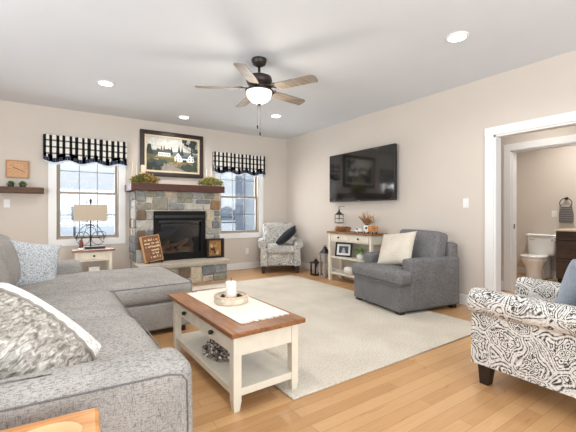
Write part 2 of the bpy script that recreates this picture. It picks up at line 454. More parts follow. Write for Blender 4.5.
# ------------------------------------------------------------------ fireplace
fp = thing('fireplace', 'grey stone fireplace with thick brown wooden mantel and raised hearth', 'fireplace', (0, 0, 0))
STC = [c(142, 143, 140), c(164, 161, 156), c(186, 181, 172), c(118, 122, 124), c(190, 176, 156), c(142, 112, 82), c(116, 98, 80), c(146, 142, 128)]
m_st = []
for k, col in enumerate(STC):
    t = NT('field_stone_%s' % 'abcdefgh'[k]); v = t.coord(); n = t.noise(v, 14, 5, .65, .6); n2 = t.noise(v, 55, 3)
    base = t.ramp(n, [(.28, vary(col, .62)), (.5, col), (.75, vary(col, 1.28))]); t.col(t.mix(1.0, base, t.ramp(n2, [(.3, (.75, .75, .75, 1)), (.6, (1, 1, 1, 1))]), 'MULTIPLY'))
    t.rough(.85); t.bump(n, .7, .02); m_st.append(t.m)
m_mort = M('cream_mortar', c(204, 196, 182), .95, .08, 40, bump=.3)
FX0, FX1, FF = 1.065, 2.47, 5.87
OX0, OX1, OZ = 1.329, 2.195, 1.172
b = MB()
b.box(FX0 + .01, OX0, FF, BY - .002, 0.02, 1.5); b.box(OX1, FX1 - .01, FF, BY - .002, .02, 1.5); b.box(OX0, OX1, FF, BY - .002, OZ, 1.5); b.box(OX0, OX1, BY - .08, BY - .002, .02, OZ)
b.build('chimney_core', m_mort, fp)
def stone(b, x0, x1, z0, z1, y, mi, axis='y', g=.003):
    b.mi = mi; d = .022 + random.uniform(-.006, .008); s_ = .014
    j = lambda: random.uniform(-.004, .004)
    q = [(x0 + g, z0 + g), (x1 - g, z0 + g), (x1 - g, z1 - g), (x0 + g, z1 - g)]
    q = [(u + j(), v + j()) for u, v in q]
    cxm, czm = (x0 + x1) / 2, (z0 + z1) / 2
    # eight-sided outline: cut corners for a hand-cut look
    out = []
    for k in range(4):
        a, bb, p = q[k - 1], q[(k + 1) % 4], q[k]
        ca = random.uniform(.006, .018)
        for e in (a, bb):
            L = math.hypot(e[0] - p[0], e[1] - p[1]); f = min(.3, ca / max(L, .01)); out.append((p[0] + (e[0] - p[0]) * f, p[1] + (e[1] - p[1]) * f))
    def p3(u, v, dd): return (u, y - dd, v) if axis == 'y' else (y - dd, u, v)
    A = [b.bm.verts.new(p3(u, v, -.01)) for u, v in out]; B = [b.bm.verts.new(p3(u, v, d * .6)) for u, v in out]
    C_ = [b.bm.verts.new(p3(u + (cxm - u) * min(.3, s_ / max(abs(cxm - u), .01)), v + (czm - v) * min(.3, s_ / max(abs(czm - v), .01)), d + random.uniform(-.004, .004))) for u, v in out]
    n = len(out); fs = [b.bm.faces.new(C_), b.bm.faces.new(A[::-1])]
    for P, Q in ((A, B), (B, C_)):
        for k in range(n): fs.append(b.bm.faces.new([P[k], P[(k + 1) % n], Q[(k + 1) % n], Q[k]]))
    b._tag(fs)
ST = [(78, 125, 48, 110, 0), (127, 181, 48, 84, 7), (183, 216, 48, 84, 0), (218, 279, 48, 87, 4), (281, 367, 48, 114, 7), (369, 432, 48, 88, 1), (434, 492, 48, 88, 7), (494, 529, 48, 89, 4),
      (78, 152, 112, 154, 7), (155, 238, 87, 154, 7), (240, 278, 89, 117, 1), (278, 306, 116, 118, 1), (240, 318, 118, 154, 0), (320, 426, 118, 154, 2), (369, 387, 90, 117, 2), (388, 470, 90, 117, 3), (472, 529, 91, 154, 5), (428, 470, 118, 154, 2), (306, 367, 114, 117, 2),
      (78, 126, 156, 210, 6), (128, 163, 160, 210, 1), (78, 163, 212, 264, 2), (78, 124, 266, 372, 6), (126, 163, 266, 297, 3), (126, 163, 299, 346, 4), (126, 163, 348, 372, 0), (78, 163, 374, 440, 2),
      (446, 493, 156, 220, 4), (495, 529, 156, 192, 3), (495, 529, 194, 218, 0), (481, 529, 220, 266, 3), (446, 479, 222, 266, 4), (446, 529, 268, 302, 1), (446, 490, 304, 360, 2), (492, 529, 304, 360, 0), (446, 529, 362, 440, 7)]
b = MB()
for (x0, x1, y0, y1, mi) in ST:
    if y1 - y0 < 8: continue
    fx = lambda x: FX0 + (x - 76) * (FX1 - FX0) / 453; fz = lambda y: 1.495 - (y - 48) * .002897
    stone(b, fx(x0), fx(x1), max(.36, fz(y1)), fz(y0), FF, mi)
# side return facing left: an irregular coursed pack
def pack(b, u0, u1, z0, z1, y, axis, rows, wmin, wmax):
    hs = [random.uniform(.7, 1.3) for _ in range(rows)]; s_ = sum(hs); z = z0
    for hh in hs:
        dz = hh / s_ * (z1 - z0); u = u0
        while u < u1 - .02:
            w = random.uniform(wmin, wmax)
            if u1 - (u + w) < wmin * .6: w = u1 - u
            stone(b, u, u + w, z, z + dz, y, random.choice([0, 1, 2, 3, 4, 7, 0, 1, 6]), axis); u += w
        z += dz
pack(b, FF + .0, BY - .01, .36, 1.49, FX0 + .01, 'x', 8, .12, .3)
b.build('stone_facing', m_st[0], fp, mats=m_st)
b = MB()
HY = 5.43
hs = [(1.05, 1.21, .02, .29, 3), (1.21, 1.42, .02, .15, 4), (1.21, 1.42, .15, .29, 0), (1.42, 1.6, .02, .29, 7), (1.6, 1.79, .12, .29, 6), (1.6, 1.79, .02, .12, 2), (1.79, 1.98, .02, .29, 4), (1.98, 2.2, .13, .29, 3), (1.98, 2.16, .02, .13, 4), (2.2, 2.41, .14, .29, 0), (2.16, 2.41, .02, .14, 7)]
for q in hs: stone(b, q[0], q[1], q[2], q[3], HY, q[4])
b.build('hearth_stones', m_st[0], fp, mats=m_st)
one_box('hearth_core', m_mort, fp, 1.05, 2.41, HY, FF, 0, .3)
m_slab = M('flagstone_slab', c(168, 158, 144), .8, .12, 20, bump=.3)
one_box('hearth_slab', m_slab, fp, 1.02, 2.45, HY - .045, FF - .002, .3, .36, .01)
# mantel
one_box('mantel', m_mantel, fp, .98, 2.52, 5.76, BY - .002, 1.495, 1.61, .008)
# firebox
fb = MB(); y = FF - .035
fb.box(OX0, 1.397, y, FF + .12, .36, OZ); fb.box(2.115, OX1, y, FF + .12, .36, OZ); fb.box(1.397, 2.115, y, FF + .12, .995, OZ); fb.box(1.397, 2.115, y, FF + .12, .36, .463)
m_fire = M('matte_firebox_black', c(11, 11, 11), .65, .1, 10, spec=.25)
firebox = fb.build('firebox', m_fire, fp, bevel=.006)
g = MB(); g.box(1.34, 2.185, y - .03, y - .001, 1.06, 1.10); g.box(1.40, 2.11, y - .045, y - .001, .995, 1.015); g.box(1.44, 2.07, y - .012, y, .93, .955)
g.build('hood_trim', M('satin_black', c(22, 22, 22), .4), firebox)
g = MB(); g.box(1.39, 2.12, FF + .118, FF + .40, .36, .40); g.box(1.39, 2.12, FF + .38, FF + .41, .4, 1.1); g.box(1.37, 1.40, FF + .118, FF + .40, .4, 1.1); g.box(2.11, 2.14, FF + .118, FF + .40, .4, 1.1); g.box(1.37, 2.14, FF + .118, FF + .4, 1.08, 1.11)
g.build('firebox_liner', M('soot_black', c(30, 29, 28), .8, .2), firebox)
for (p, q, r) in (((1.5, FF + .26, .47), (2.0, FF + .22, .5), .05), ((1.6, FF + .2, .55), (1.9, FF + .32, .62), .04), ((1.75, FF + .18, .5), (1.98, FF + .3, .68), .032), ((1.48, FF + .2, .48), (1.66, FF + .3, .64), .035)):
    g = MB(); P, Q = Vector(p), Vector(q)
    g.tube([P.lerp(Q, k / 5) + Vector((0, 0, random.uniform(-.01, .01))) for k in range(6)], [r * random.uniform(.85, 1.1) for _ in range(6)], 9)
    g.build('log', M('ceramic_log', c(122, 96, 78), .9, .4, 20, bump=.5), firebox, smooth=True)
g = MB(); g.box(1.397, 2.115, FF + .02, FF + .024, .463, .995); g.build('glass_door', glass('fireplace_glass', (.8, .8, .82, 1), .06), firebox)

# picture over the mantel
px0, px1, pz0, pz1 = 1.218, 2.338, 1.785, 2.58
pt = thing('framed_picture', 'landscape painting of white village houses in a dark wooden frame over the mantel', 'picture', ((px0 + px1) / 2, BY, pz0))
W, Hh = px1 - px0, pz1 - pz0
def frame_mb(x0, x1, z0, z1, f, y0, y1):
    b = MB(); b.box(x0, x0 + f, y0, y1, z0, z1); b.box(x1 - f, x1, y0, y1, z0, z1); b.box(x0 + f, x1 - f, y0, y1, z0, z0 + f); b.box(x0 + f, x1 - f, y0, y1, z1 - f, z1); return b
frame_mb(-W / 2, W / 2, 0, Hh, .075, -.04, -.002).build('frame', m_picframe, pt, bevel=.012)
frame_mb(-W / 2 + .075, W / 2 - .075, .075, Hh - .075, .03, -.03, -.008).build('liner', M('cream_liner', c(214, 196, 168), .6), pt)
a = MB(); ax0, ax1, az0, az1 = -W / 2 + .105, W / 2 - .105, .105, Hh - .105; aw, ah = ax1 - ax0, az1 - az0
cols = [c(196, 196, 188), c(98, 112, 112), c(58, 68, 60), c(150, 130, 82), c(112, 104, 88), c(226, 226, 220), c(52, 46, 42), c(74, 80, 92), c(110, 74, 56), c(42, 48, 44), c(92, 90, 60), c(140, 134, 126)]
lay = [0]
def poly(pts, mi):
    lay[0] += 1; a.mi = mi; yy = -.012 - .0001 * lay[0]
    a.face([(ax0 + aw * u, yy, az0 + ah * v) for u, v in pts])
poly([(0, 0), (1, 0), (1, 1), (0, 1)], 0)
def blobs(u0, u1, v0, dv, mi, n, r):
    for _ in range(n):
        u = random.uniform(u0 + r * .7, u1 - r * .7); v = v0 + random.uniform(0, dv); k = 9; rr = r * random.uniform(.6, 1.2)
        poly([(min(1, max(0, u + rr * .8 * math.cos(2 * PI * q / k) * random.uniform(.8, 1.2))), min(1, max(0, v + rr * 1.3 * math.sin(2 * PI * q / k) * random.uniform(.8, 1.2)))) for q in range(k)], mi)
poly([(0, .2), (1, .2), (1, .56), (.7, .62), (.45, .58), (.2, .62), (0, .6)], 1)
blobs(0, .5, .5, .12, 2, 14, .05); blobs(.0, .12, .45, .3, 9, 8, .07)
for (u, hgt) in ((.28, .78), (.33, .8), (.42, .72), (.47, .76), (.62, .84), (.68, .8)): poly([(u - .035, .5), (u + .035, .5), (u, hgt)], 9 if u > .4 else 8)
poly([(0, 0), (1, 0), (1, .36), (.6, .40), (.3, .42), (0, .5)], 10)
poly([(.15, .4), (.55, .4), (.55, .46), (.2, .48)], 3); poly([(.5, .15), (1, .1), (1, .24), (.6, .3), (.42, .26)], 3)
poly([(.22, .44), (.45, .44), (.45, .56), (.22, .56)], 5); poly([(.2, .55), (.47, .55), (.44, .62), (.24, .62)], 7)
for k in range(5): poly([(.24 + k * .04, .47), (.258 + k * .04, .47), (.258 + k * .04, .52), (.24 + k * .04, .52)], 7)
for (u, s_) in ((.60, 1), (.86, .95)):
    poly([(u - .07, .3), (u + .07, .3), (u + .07, .47), (u, .6 * s_ + .02), (u - .07, .47)], 5)
    poly([(u - .08, .45), (u - .065, .45), (u, .58), (u + .065, .45), (u + .08, .45), (u, .63)], 7)
    for dx in (-.035, .025):
        for dz in (.34, .42): poly([(u + dx, dz), (u + dx + .02, dz), (u + dx + .02, dz + .05), (u + dx, dz + .05)], 7)
poly([(.67, .31), (.79, .31), (.79, .42), (.67, .42)], 5); poly([(.665, .41), (.795, .41), (.79, .48), (.67, .48)], 7); poly([(.69, .31), (.77, .31), (.77, .37), (.69, .37)], 6)
poly([(.28, 0), (.78, 0), (.5, .16), (.36, .28), (.2, .36), (.12, .36), (.3, .22)], 11)
blobs(0, .34, .03, .22, 9, 20, .06); blobs(0, .4, .2, .12, 2, 14, .05); blobs(.45, .8, .2, .1, 4, 8, .04); blobs(.6, 1, .02, .16, 2, 12, .06); blobs(.8, 1, .1, .2, 2, 8, .06)
poly([(.855, .5), (.89, .5), (.885, 1), (.865, 1)], 6)
for k in range(9):
    u = .87; v = .6 + k * .04; s_ = random.choice((-1, 1)); poly([(u, v), (min(1, max(.55, u + s_ * .2)), min(1, v + .16)), (min(1, max(.55, u + s_ * .2)), min(1, v + .17)), (u, v + .02)], 6)
blobs(.66, 1, .78, .2, 9, 16, .045); blobs(.9, 1, .4, .3, 2, 8, .05)
a.build('painted_canvas', None, pt, mats=[M('paint_%s' % 'abcdefghijkl'[k], q, .6, .2, 25) for k, q in enumerate(cols)])

# ------------------------------------------------------------------ valances
m_plaid = plaid('black_and_white_check'); m_navy = plaid('navy_spotted_trim', 'trim'); m_lin = M('pale_blue_lining', c(206, 216, 226), .9, .02)
def valance(cx, w, label):
    t = thing('valance', label, 'valance', (cx, BY, 0), group='checked window valances')
    def strip(name, mat, top, bot, yoff, nu=160, nv=14, parent=t, amp=.016, k0=.35):
        b = MB(); b.uv = b.bm.loops.layers.uv.new('UVMap'); grid = []
        L = w + .18
        for i in range(nu + 1):
            s_ = L * i / nu; col = []
            for j in range(nv + 1):
                k = j / nv
                if s_ < .09: x, y = -w / 2, -s_
                elif s_ > L - .09: x, y = w / 2, -(L - s_)
                else: x, y = -w / 2 + (s_ - .09), -.09
                e = min(1, max(0, (s_ - .06) / .06), max(0, (L - .06 - s_) / .06))
                fold = (math.sin(s_ * 75) * .5 + math.sin(s_ * 41 + 1) * .5) * amp * (k0 + (1 - k0) * k) * e
                z = top(s_) * (1 - k) + bot(s_) * k
                x += fold * .5; 
                v = b.bm.verts.new((x, min(y + fold - yoff, -.003 + min(0, y)), z)); col.append((v, s_ + math.sin(s_ * 41) * .006, z))
            grid.append(col)
        for i in range(nu):
            for j in range(nv):
                q = [grid[i][j], grid[i + 1][j], grid[i + 1][j + 1], grid[i][j + 1]]
                f = b.bm.faces.new([p[0] for p in q]); f.smooth = True
                for lp, p in zip(f.loops, q): lp[b.uv].uv = (p[1], p[2])
        return b.build(name, mat, parent)
    scal = lambda s_: 1.98 + .022 * math.sin(s_ * 2 * PI / .36 + .9)
    strip('check_panel', m_plaid, lambda s_: 2.31 + .006 * math.sin(s_ * 60), lambda s_: scal(s_), .0)
    strip('trim_band', m_navy, lambda s_: scal(s_) + .004, lambda s_: scal(s_) - .058, .006, nv=4, k0=1)
    strip('lining', m_lin, lambda s_: scal(s_) + .05, lambda s_: scal(s_) - .085 + .012 * math.sin(s_ * 2 * PI / .36), -.01, nv=4, k0=1)
    b = MB(); b.tube([(-w / 2, -.005, 2.285), (-w / 2, -.085, 2.285), (w / 2, -.085, 2.285), (w / 2, -.005, 2.285)], .007, 8); b.build('rod', m_black, t)
    return t
valance(.434, 1.135, 'black and white checked valance over the window behind the table lamp')
valance(3.092, 1.12, 'black and white checked valance over the window nearest the room corner')

# ------------------------------------------------------------------ ceiling lights and fan
def downlight(x, y, label, power=11):
    t = thing('ceiling_light', label, 'ceiling light', (x, y, H), group='recessed ceiling lights')
    b = MB(); n = 28
    b.lathe([(.098, -.0005), (.1, -.006), (.078, -.012), (.074, -.004)], 0, 0, n, ring=True); b.build('trim_ring', m_trim, t, smooth=True)
    b = MB(); b.lathe([(.076, -.006), (.07, -.0125), (.0, -.0135)][:2] + [(.01, -.0135)], 0, 0, n); b.build('diffuser', m_emit, t)
    d = bpy.data.lights.new('downlight_bulb', 'AREA'); d.shape = 'DISK'; d.size = .14; d.energy = power; d.color = (1, .96, .91); d.spread = 2.6
    o = bpy.data.objects.new('downlight_bulb', d); COL.objects.link(o); o.parent = t; o.location = (0, 0, -.02)
    return t
downlight(3.03, 1.76, 'recessed ceiling light nearest the hallway opening')
downlight(.53, 4.80, 'recessed ceiling light above the chaise in front of the lamp window')
downlight(1.80, 5.78, 'recessed ceiling light above the framed painting')
downlight(3.03, 4.86, 'recessed ceiling light near the room corner above the rug')
downlight(.53, 1.76, 'recessed ceiling light above the near end of the sectional')
downlight(4.94, 1.9, 'added recessed ceiling light in the hallway, out of view', 9)  # unseen fitting, added to light the hallway
downlight(6.5, 2.0, 'added recessed ceiling light in the bathroom, out of view', 22)  # unseen fitting, added to brighten the bathroom

fan = thing('ceiling_fan', 'five blade ceiling fan with a lit frosted bowl light', 'ceiling fan', (1.77, 3.17, H))
b = MB(); b.lathe([(.078, -.001), (.08, -.02), (.066, -.055), (.03, -.075), (.018, -.08)], n=28); b.build('canopy', m_bronze, fan, smooth=True)
b = MB(); b.tube([(0, 0, -.07), (0, 0, -.18)], .014, 12); b.build('downrod', m_bronze, fan, smooth=True)
b = MB(); b.lathe([(.03, -.165), (.09, -.172), (.128, -.19), (.137, -.225), (.12, -.262), (.085, -.285), (.085, -.30)], n=32); b.build('motor_housing', m_bronze, fan, smooth=True)
m_blade = wood('driftwood_blade', c(104, 92, 82), c(158, 146, 134), (4, 40, 40), .4)
for k in range(5):
    an = math.radians(-62 + 72 * k); R4 = Matrix.Rotation(an, 4, 'Z') @ Matrix.Translation((0, 0, -.315)) @ Matrix.Rotation(math.radians(-12), 4, 'X')
    b = MB(); prof = [(.20, -.05), (.30, -.062), (.60, -.072), (.635, -.06), (.65, -.03), (.65, .03), (.635, .06), (.60, .052), (.30, .062), (.20, .05)]
    b.prism(prof, 'z', -.004, .004, R4); bl = b.build('blade', m_blade, fan)
    b = MB(); q = [(.08, .03), (.15, .018), (.24, .03), (.255, 0), (.24, -.03), (.15, -.018), (.08, -.03)]
    b.prism([(u, v) for u, v in q], 'z', .005, .014, R4); b.tube([R4 @ Vector((.19 + .03 * math.cos(t_ * PI / 5), .045 * math.sin(t_ * PI / 5), .012)) for t_ in range(10)], .006, 6, closed=True); b.build('blade_iron', m_bronze, bl)
b = MB(); b.lathe([(.085, -.30), (.11, -.315), (.145, -.325), (.142, -.338), (.10, -.336)], n=32); b.build('light_ring', m_bronze, fan, smooth=True)
b = MB(); b.lathe([(.10, -.334), (.134, -.336), (.132, -.365), (.118, -.402), (.09, -.432), (.05, -.452), (.012, -.46)], n=32); b.build('light_bowl', m_bowl, fan, smooth=True)
b = MB(); b.lathe([(.011, -.455), (.02, -.463), (.012, -.475), (.016, -.482), (.004, -.496)], n=14); b.build('finial', m_bronze, fan, smooth=True)
for (x, y, L) in ((.005, -.012, .29), (-.018, 0, .22)):
    b = MB(); b.tube([(x, y, -.46), (x, y, -.46 - L)], .0022, 5); pc = b.build('pull_chain', m_bronze, fan)
    b = MB(); b.lathe([(.002, -.46 - L), (.009, -.47 - L), (.008, -.50 - L), (.002, -.505 - L)], x, y, 8); b.build('pull_knob', m_bronze, pc)
d = bpy.data.lights.new('fan_bulb', 'POINT'); d.energy = 14; d.color = (1, .9, .76); d.shadow_soft_size = .12
o = bpy.data.objects.new('fan_bulb', d); COL.objects.link(o); o.parent = fan; o.location = (0, 0, -.56)

# ------------------------------------------------------------------ television
tv = thing('television', 'large black flat television mounted on the beige wall', 'television', (RX, 4.07, 1.33))
b = MB(); b.box(-.115, -.06, -.725, .725, 0, .83); cab = b.build('cabinet', M('black_plastic', c(20, 20, 21), .4), tv, bevel=.006)
t = NT('dark_screen'); t.col(c(10, 10, 12)); t.rough(.09); t.b.inputs['Specular IOR Level'].default_value = .9; t.b.inputs['Coat Weight'].default_value = .5; t.b.inputs['Coat Roughness'].default_value = .05
one_box('screen', t.m, tv, -.1165, -.114, -.713, .713, .022, .818)
one_box('lower_badge', M('silver_badge', c(160, 160, 165), .3, metal=.7), cab, -.1175, -.115, -.03, .03, .006, .014)
one_box('wall_bracket', m_black, tv, -.06, -.001, -.25, .25, .2, .6)

# ------------------------------------------------------------------ rug
b = MB(); RUG = .014
n1, n2 = 60, 84; gx0, gx1, gy0, gy1 = 1.212, 3.60, 1.745, 5.22
b.rbox((gx0 + gx1) / 2, (gy0 + gy1) / 2, RUG / 2, gx1 - gx0, gy1 - gy0, RUG, .006, 12)
t = NT('cream_loop_rug'); v = t.coord(); n = t.noise(v, 70, 3, .7); w_ = t.noise(v, 2.5, 2)
vv = t.n('ShaderNodeTexVoronoi'); vv.inputs['Scale'].default_value = 60; t.l(v, vv.inputs['Vector'])
t.col(t.mix(.35, t.ramp(n, [(.3, c(176, 166, 150)), (.6, c(222, 214, 200))]), t.ramp(w_, [(.35, c(196, 188, 174)), (.65, c(226, 220, 208))]))); t.rough(1); t.bump(n, .8, .012); t.b.inputs['Specular IOR Level'].default_value = .1
tag(b.build('area_rug', t.m, smooth=True), 'large cream looped area rug on the hardwood floor', 'rug')

# ------------------------------------------------------------------ sectional sofa  (X towards the rug, Y towards the fireplace)
so = thing('sectional_sofa', 'light grey sectional sofa with a chaise end and tweed upholstery', 'sofa', (0, 0, 0))
b = MB(); b.box(-.62, .36, 1.49, 4.30, .05, .30); b.box(.36, 1.12, 3.37, 4.47, .05, .30); b.build('base', m_sofa, so, bevel=.02)
def skew(q, u, v, t_): return q
AZ = .622
def near_arm(q, u, v, t_):
    # slight rake: the outer face swings away from the viewer towards the back, the top crowns
    q = q.copy(); q.y += -.085 * (q.x - .45) * (1 if v < 0 else .35); return q
b = MB(); b.rbox(-.10, 1.33, (AZ + .05) / 2, 1.04, .20, AZ - .05, .05, 10, (0.012, 0, .012), fn=near_arm); arm = b.build('arm', m_sofa, so, smooth=True)
b = MB()
def armline(pts): return [near_arm(Vector((x + .085, y - 1.355, z)), 0, y - 1.355, 0) + Vector((-.085, 1.355, 0)) for x, y, z in pts]
b.tube(armline([(-.60, 1.232, AZ - .036), (-.3, 1.230, AZ - .034), (0, 1.229, AZ - .034), (.33, 1.229, AZ - .034), (.375, 1.231, AZ - .045), (.393, 1.233, AZ - .07), (.397, 1.234, .4), (.397, 1.234, .09)]), .003, 6)
b.build('welt', m_welt, arm, smooth=True)
b = MB(); b.rbox(-.18, 4.44, (.625 + .07) / 2, .86, .26, .625 - .07, .05, 8, (0.01, 0, .012)); b.build('arm', m_sofa, so, smooth=True)
# sofa back
b = MB(); b.rbox(-.56, 2.9, .43, .2, 2.85, .72, .05, 8); b.build('back_frame', m_sofa, so, smooth=True)
def seat(name, x0, x1, y0, y1, z0, z1, puff=.03, welts=True):
    b = MB(); b.rbox((x0 + x1) / 2, (y0 + y1) / 2, (z0 + z1) / 2, x1 - x0, y1 - y0, z1 - z0, .07, 10, (.02, .004, puff))
    o = b.build(name, m_sofa, so, smooth=True)
    b = MB(); e = .012
    for z in (z1 - .021, z0 + .021):
        P = []
        for (cx, cy, a0) in ((x1 - .06, y1 - .07, 0), (x0 + .06, y1 - .07, 90), (x0 + .06, y0 + .07, 180), (x1 - .06, y0 + .07, 270)):
            for k in range(4): an = math.radians(a0 + 30 * k); P.append((cx + .062 * math.cos(an), cy + .056 * math.sin(an), z))
        b.tube(P, .0035, 6, closed=True)
    b.build('welt', m_welt, o, smooth=True); return o
seat('seat_cushion', -.42, .43, 1.435, 2.40, .31, .512, .06)
seat('seat_cushion', -.42, .42, 2.405, 3.345, .31, .495, .055)
seat('chaise_cushion', -.42, 1.14, 3.35, 4.50, .30, .485, .05)
def back_cushion(y0, y1):
    b = MB(); mt = Matrix.Translation((-.42, (y0 + y1) / 2, .71)) @ Matrix.Rotation(math.radians(-14), 4, 'Y')
    b.rbox(0, 0, 0, .24, y1 - y0, .46, .085, 8, (.045, 0, .03), mt); b.build('back_cushion', m_sofa, so, smooth=True)
back_cushion(1.5, 2.41); back_cushion(2.42, 3.34); back_cushion(3.35, 4.29)
for (x, y) in ((.28, 1.29), (-.5, 1.29), (1.03, 3.43), (1.03, 4.4), (-.5, 4.4), (.2, 4.4)): one_box('foot', m_dkleg, so, x - .04, x + .04, y - .04, y + .04, 0, .072)

# pillows on the sectional
def mat_from(u, v, n, ctr):
    u, v, n = Vector(u).normalized(), Vector(v), Vector(n)
    n = n - u * n.dot(u); n.normalize(); v = n.cross(u)  # frame: x=u, y=back of cushion (-front normal), z=v
    return u, n
def place_pillow(o, u, n, ctr):
    # local x -> u, local -y -> n (front), local z -> up in plane
    u = Vector(u).normalized(); n = Vector(n); n = (n - u * n.dot(u)).normalized(); yb = -n; z = u.cross(yb)
    R = Matrix((u, yb, z)).transposed().to_4x4(); o.matrix_world = Matrix.Translation(ctr) @ R
t = NT('pale_flecked_weave'); v = t.coord((90, 90, 75)); n = t.noise(v, 1, 3, .6); t.col(t.ramp(n, [(.34, c(120, 128, 138)), (.48, c(190, 194, 198)), (.7, c(218, 219, 220))])); t.rough(.95); t.bump(n, .3, .004)
m_fleck = t.m
b = MB(); b.pillow(.45, .45, .14); pil = b.build('throw_pillow', m_fleck, smooth=True)
place_pillow(pil, (.93, .30, -.20), (.42, -.86, .25), (-.17, 3.97, .66)); tag(pil, 'square pale blue grey flecked pillow leaning against the sofa back by the chaise', 'pillow')
t = NT('ruffled_taupe_weave'); v = t.coord((26, 30, 60), rot=(0, .35, 0)); n = t.noise(v, 1, 3, .6, .8); t.col(t.ramp(n, [(.34, c(120, 113, 104)), (.5, c(172, 166, 157)), (.66, c(214, 210, 203))])); t.rough(.95); t.bump(n, 1, .02)
m_ruff = t.m
t = NT('white_honeycomb_weave'); v = t.coord((1, 1, 1)); vo = t.n('ShaderNodeTexVoronoi'); vo.inputs['Scale'].default_value = 42; t.l(v, vo.inputs['Vector']); t.col(t.ramp(vo.outputs['Distance'], [(.2, c(206, 202, 196)), (.55, c(240, 238, 234))])); t.rough(.95); t.bump(vo.outputs['Distance'], .6, .012)
m_honey = t.m
b = MB(); b.pillow(.46, .60, .21); pn = b.build('throw_pillow', None, smooth=True, mats=[m_ruff, m_honey])
for p in pn.data.polygons:
    if p.center.x > .04: p.material_index = 1
b = MB(); b.tube([(.04 + .004 * math.sin(k * 1.7), -.105 * max(0, (1 - .03) * (1 - (k / 20 - 1) ** 2)) ** .42 - .002, .3 * .97 * (k / 20 - 1)) for k in range(1, 40)], .006, 5); b.build('seam_ruffle', M('taupe_seam', c(150, 143, 134), .9, .1, 60), pn, smooth=True)
place_pillow(pn, (.45, .89, 0), (.54, -.30, .80), (-.09, 1.70, .655)); tag(pn, 'large taupe ruffled pillow with white honeycomb border by the near sofa arm', 'pillow')

# ------------------------------------------------------------------ oak end table beside the near sofa arm
et = thing('end_table', 'honey oak end table against the outside of the near sofa arm', 'end table', (-.205, .945, 0), math.radians(-4))
one_box('table_top', m_oak, et, -.30, .30, -.26, .235, .555, .585, .012)
one_box('apron', m_oak, et, -.26, .26, -.22, .20, .47, .555)
for sx in (-1, 1):
    for yy in (-.20, .18): one_box('leg', m_oak, et, sx * .24 - .022, sx * .24 + .022, yy - .022, yy + .022, 0, .555)
b = MB(); b.lathe([(.03, .0), (.05, .006), (.085, .028), (.10, .042), (.094, .042), (.07, .022), (.02, .012)], n=26, sx=.8, sy=.6)
dish = b.build('trinket_dish', M('pale_tan_glaze', c(206, 168, 122), .4, .1), loc=(-.02, .985, .585), smooth=True); tag(dish, 'shallow tan oval dish on the honey oak end table', 'dish')

# ------------------------------------------------------------------ coffee table
ct = thing('coffee_table', 'rectangular cream coffee table with brown wooden top and lower shelf', 'coffee table', (1.066, 2.379, 0), math.radians(1.4))
one_box('table_top', m_top, ct, -.262, .262, -.595, .585, .442, .472, .006)
b = MB(); b.box(-.19, .19, -.548, -.53, .32, .442); b.box(-.19, .19, .53, .548, .32, .442); b.box(.202, .22, -.52, .52, .32, .442); b.box(-.212, -.20, -.52, .52, .32, .442)
b.build('apron', m_cpaint, ct)
for (y0, y1) in ((-.50, -.01), (.01, .50)):
    dr = one_box('drawer', m_cpaint, ct, -.226, -.2125, y0, y1, .332, .432, .004)
    b = MB(); ym = (y0 + y1) / 2; b.tube([(-.226, ym, .386), (-.236, ym, .386), (-.237, ym, .386), (-.256, ym, .386)], [.006, .006, .016, .013], 12); b.build('knob', m_black, dr, smooth=True)
for sx in (-1, 1):
    for sy in (-1, 1):
        b = MB(); x, y = sx * .205, sy * .53; r = .025; z0 = 0 if sx < 0 else RUG
        b.box(x - r, x + r, y - r, y + r, .06, .442)
        p = [(x + u * r, y + v * r, .06) for u, v in ((-1, -1), (1, -1), (1, 1), (-1, 1))]; q = [(x + u * r * .7, y + v * r * .7, z0) for u, v in ((-1, -1), (1, -1), (1, 1), (-1, 1))]
        for k in range(4): b.face([p[k], p[(k + 1) % 4], q[(k + 1) % 4], q[k]])
        b.face(q); b.build('leg', m_cpaint, ct, weld=True)
one_box('shelf', m_cpaint, ct, -.222, .222, -.55, .55, .085, .13, .004)
# runner with fringe
rn = thing('table_runner', 'cream woven runner with fringed ends lying on the coffee table', 'table runner', (1.11, 2.40, .472), math.radians(1.4))
b = MB(); b.rbox(0, 0, .003, .365, .93, .006, .0028, 6); b.build('cloth', M('cream_cotton', c(236, 228, 214), .95, .05, 60, bump=.4), rn, smooth=True)
m_fringe = M('cotton_fringe', c(238, 232, 220), .95)
for sy in (-1, 1):
    b = MB()
    for k in range(52):
        x = -.18 + .36 * k / 51; b.tube([(x, sy * .463, .004), (x + random.uniform(-.008, .008), sy * (.487 + random.uniform(0, .014)), .0035)], .0022, 4)
    b.build('fringe', m_fringe, rn)
tr = thing('candle_tray', 'round whitewashed wooden bowl tray on the cream runner', 'tray', (1.10, 2.40, .479))
b = MB(); b.lathe([(.108, 0), (.122, .004), (.126, .03), (.124, .056), (.112, .058), (.11, .02), (.09, .014), (.01, .014)], n=36)
b.build('bowl', M('whitewashed_carved_wood', c(214, 202, 184), .8, .16, 30, bump=.5), tr, smooth=True)
b = MB(); b.lathe([(.1255, .044), (.1275, .05), (.124, .0595), (.112, .0595), (.111, .05)], n=36, ring=True); b.build('rim', M('bare_wood_rim', c(206, 184, 158), .7, .15, 30), tr, smooth=True)
cd = thing('pillar_candle', 'white pillar candle standing in the round wooden tray', 'candle', (1.10, 2.40, .493))
b = MB(); b.lathe([(.038, 0), (.040, .004), (.040, .135), (.036, .141), (.02, .138), (.002, .137)], n=24); b.build('wax', m_candle, cd, smooth=True)
b = MB(); b.tube([(0, 0, .136), (.002, 0, .165)], .0022, 6); b.build('wick', m_black, cd)
m_cone = M('brown_pinecone', c(84, 56, 42), .9, .3, 40)
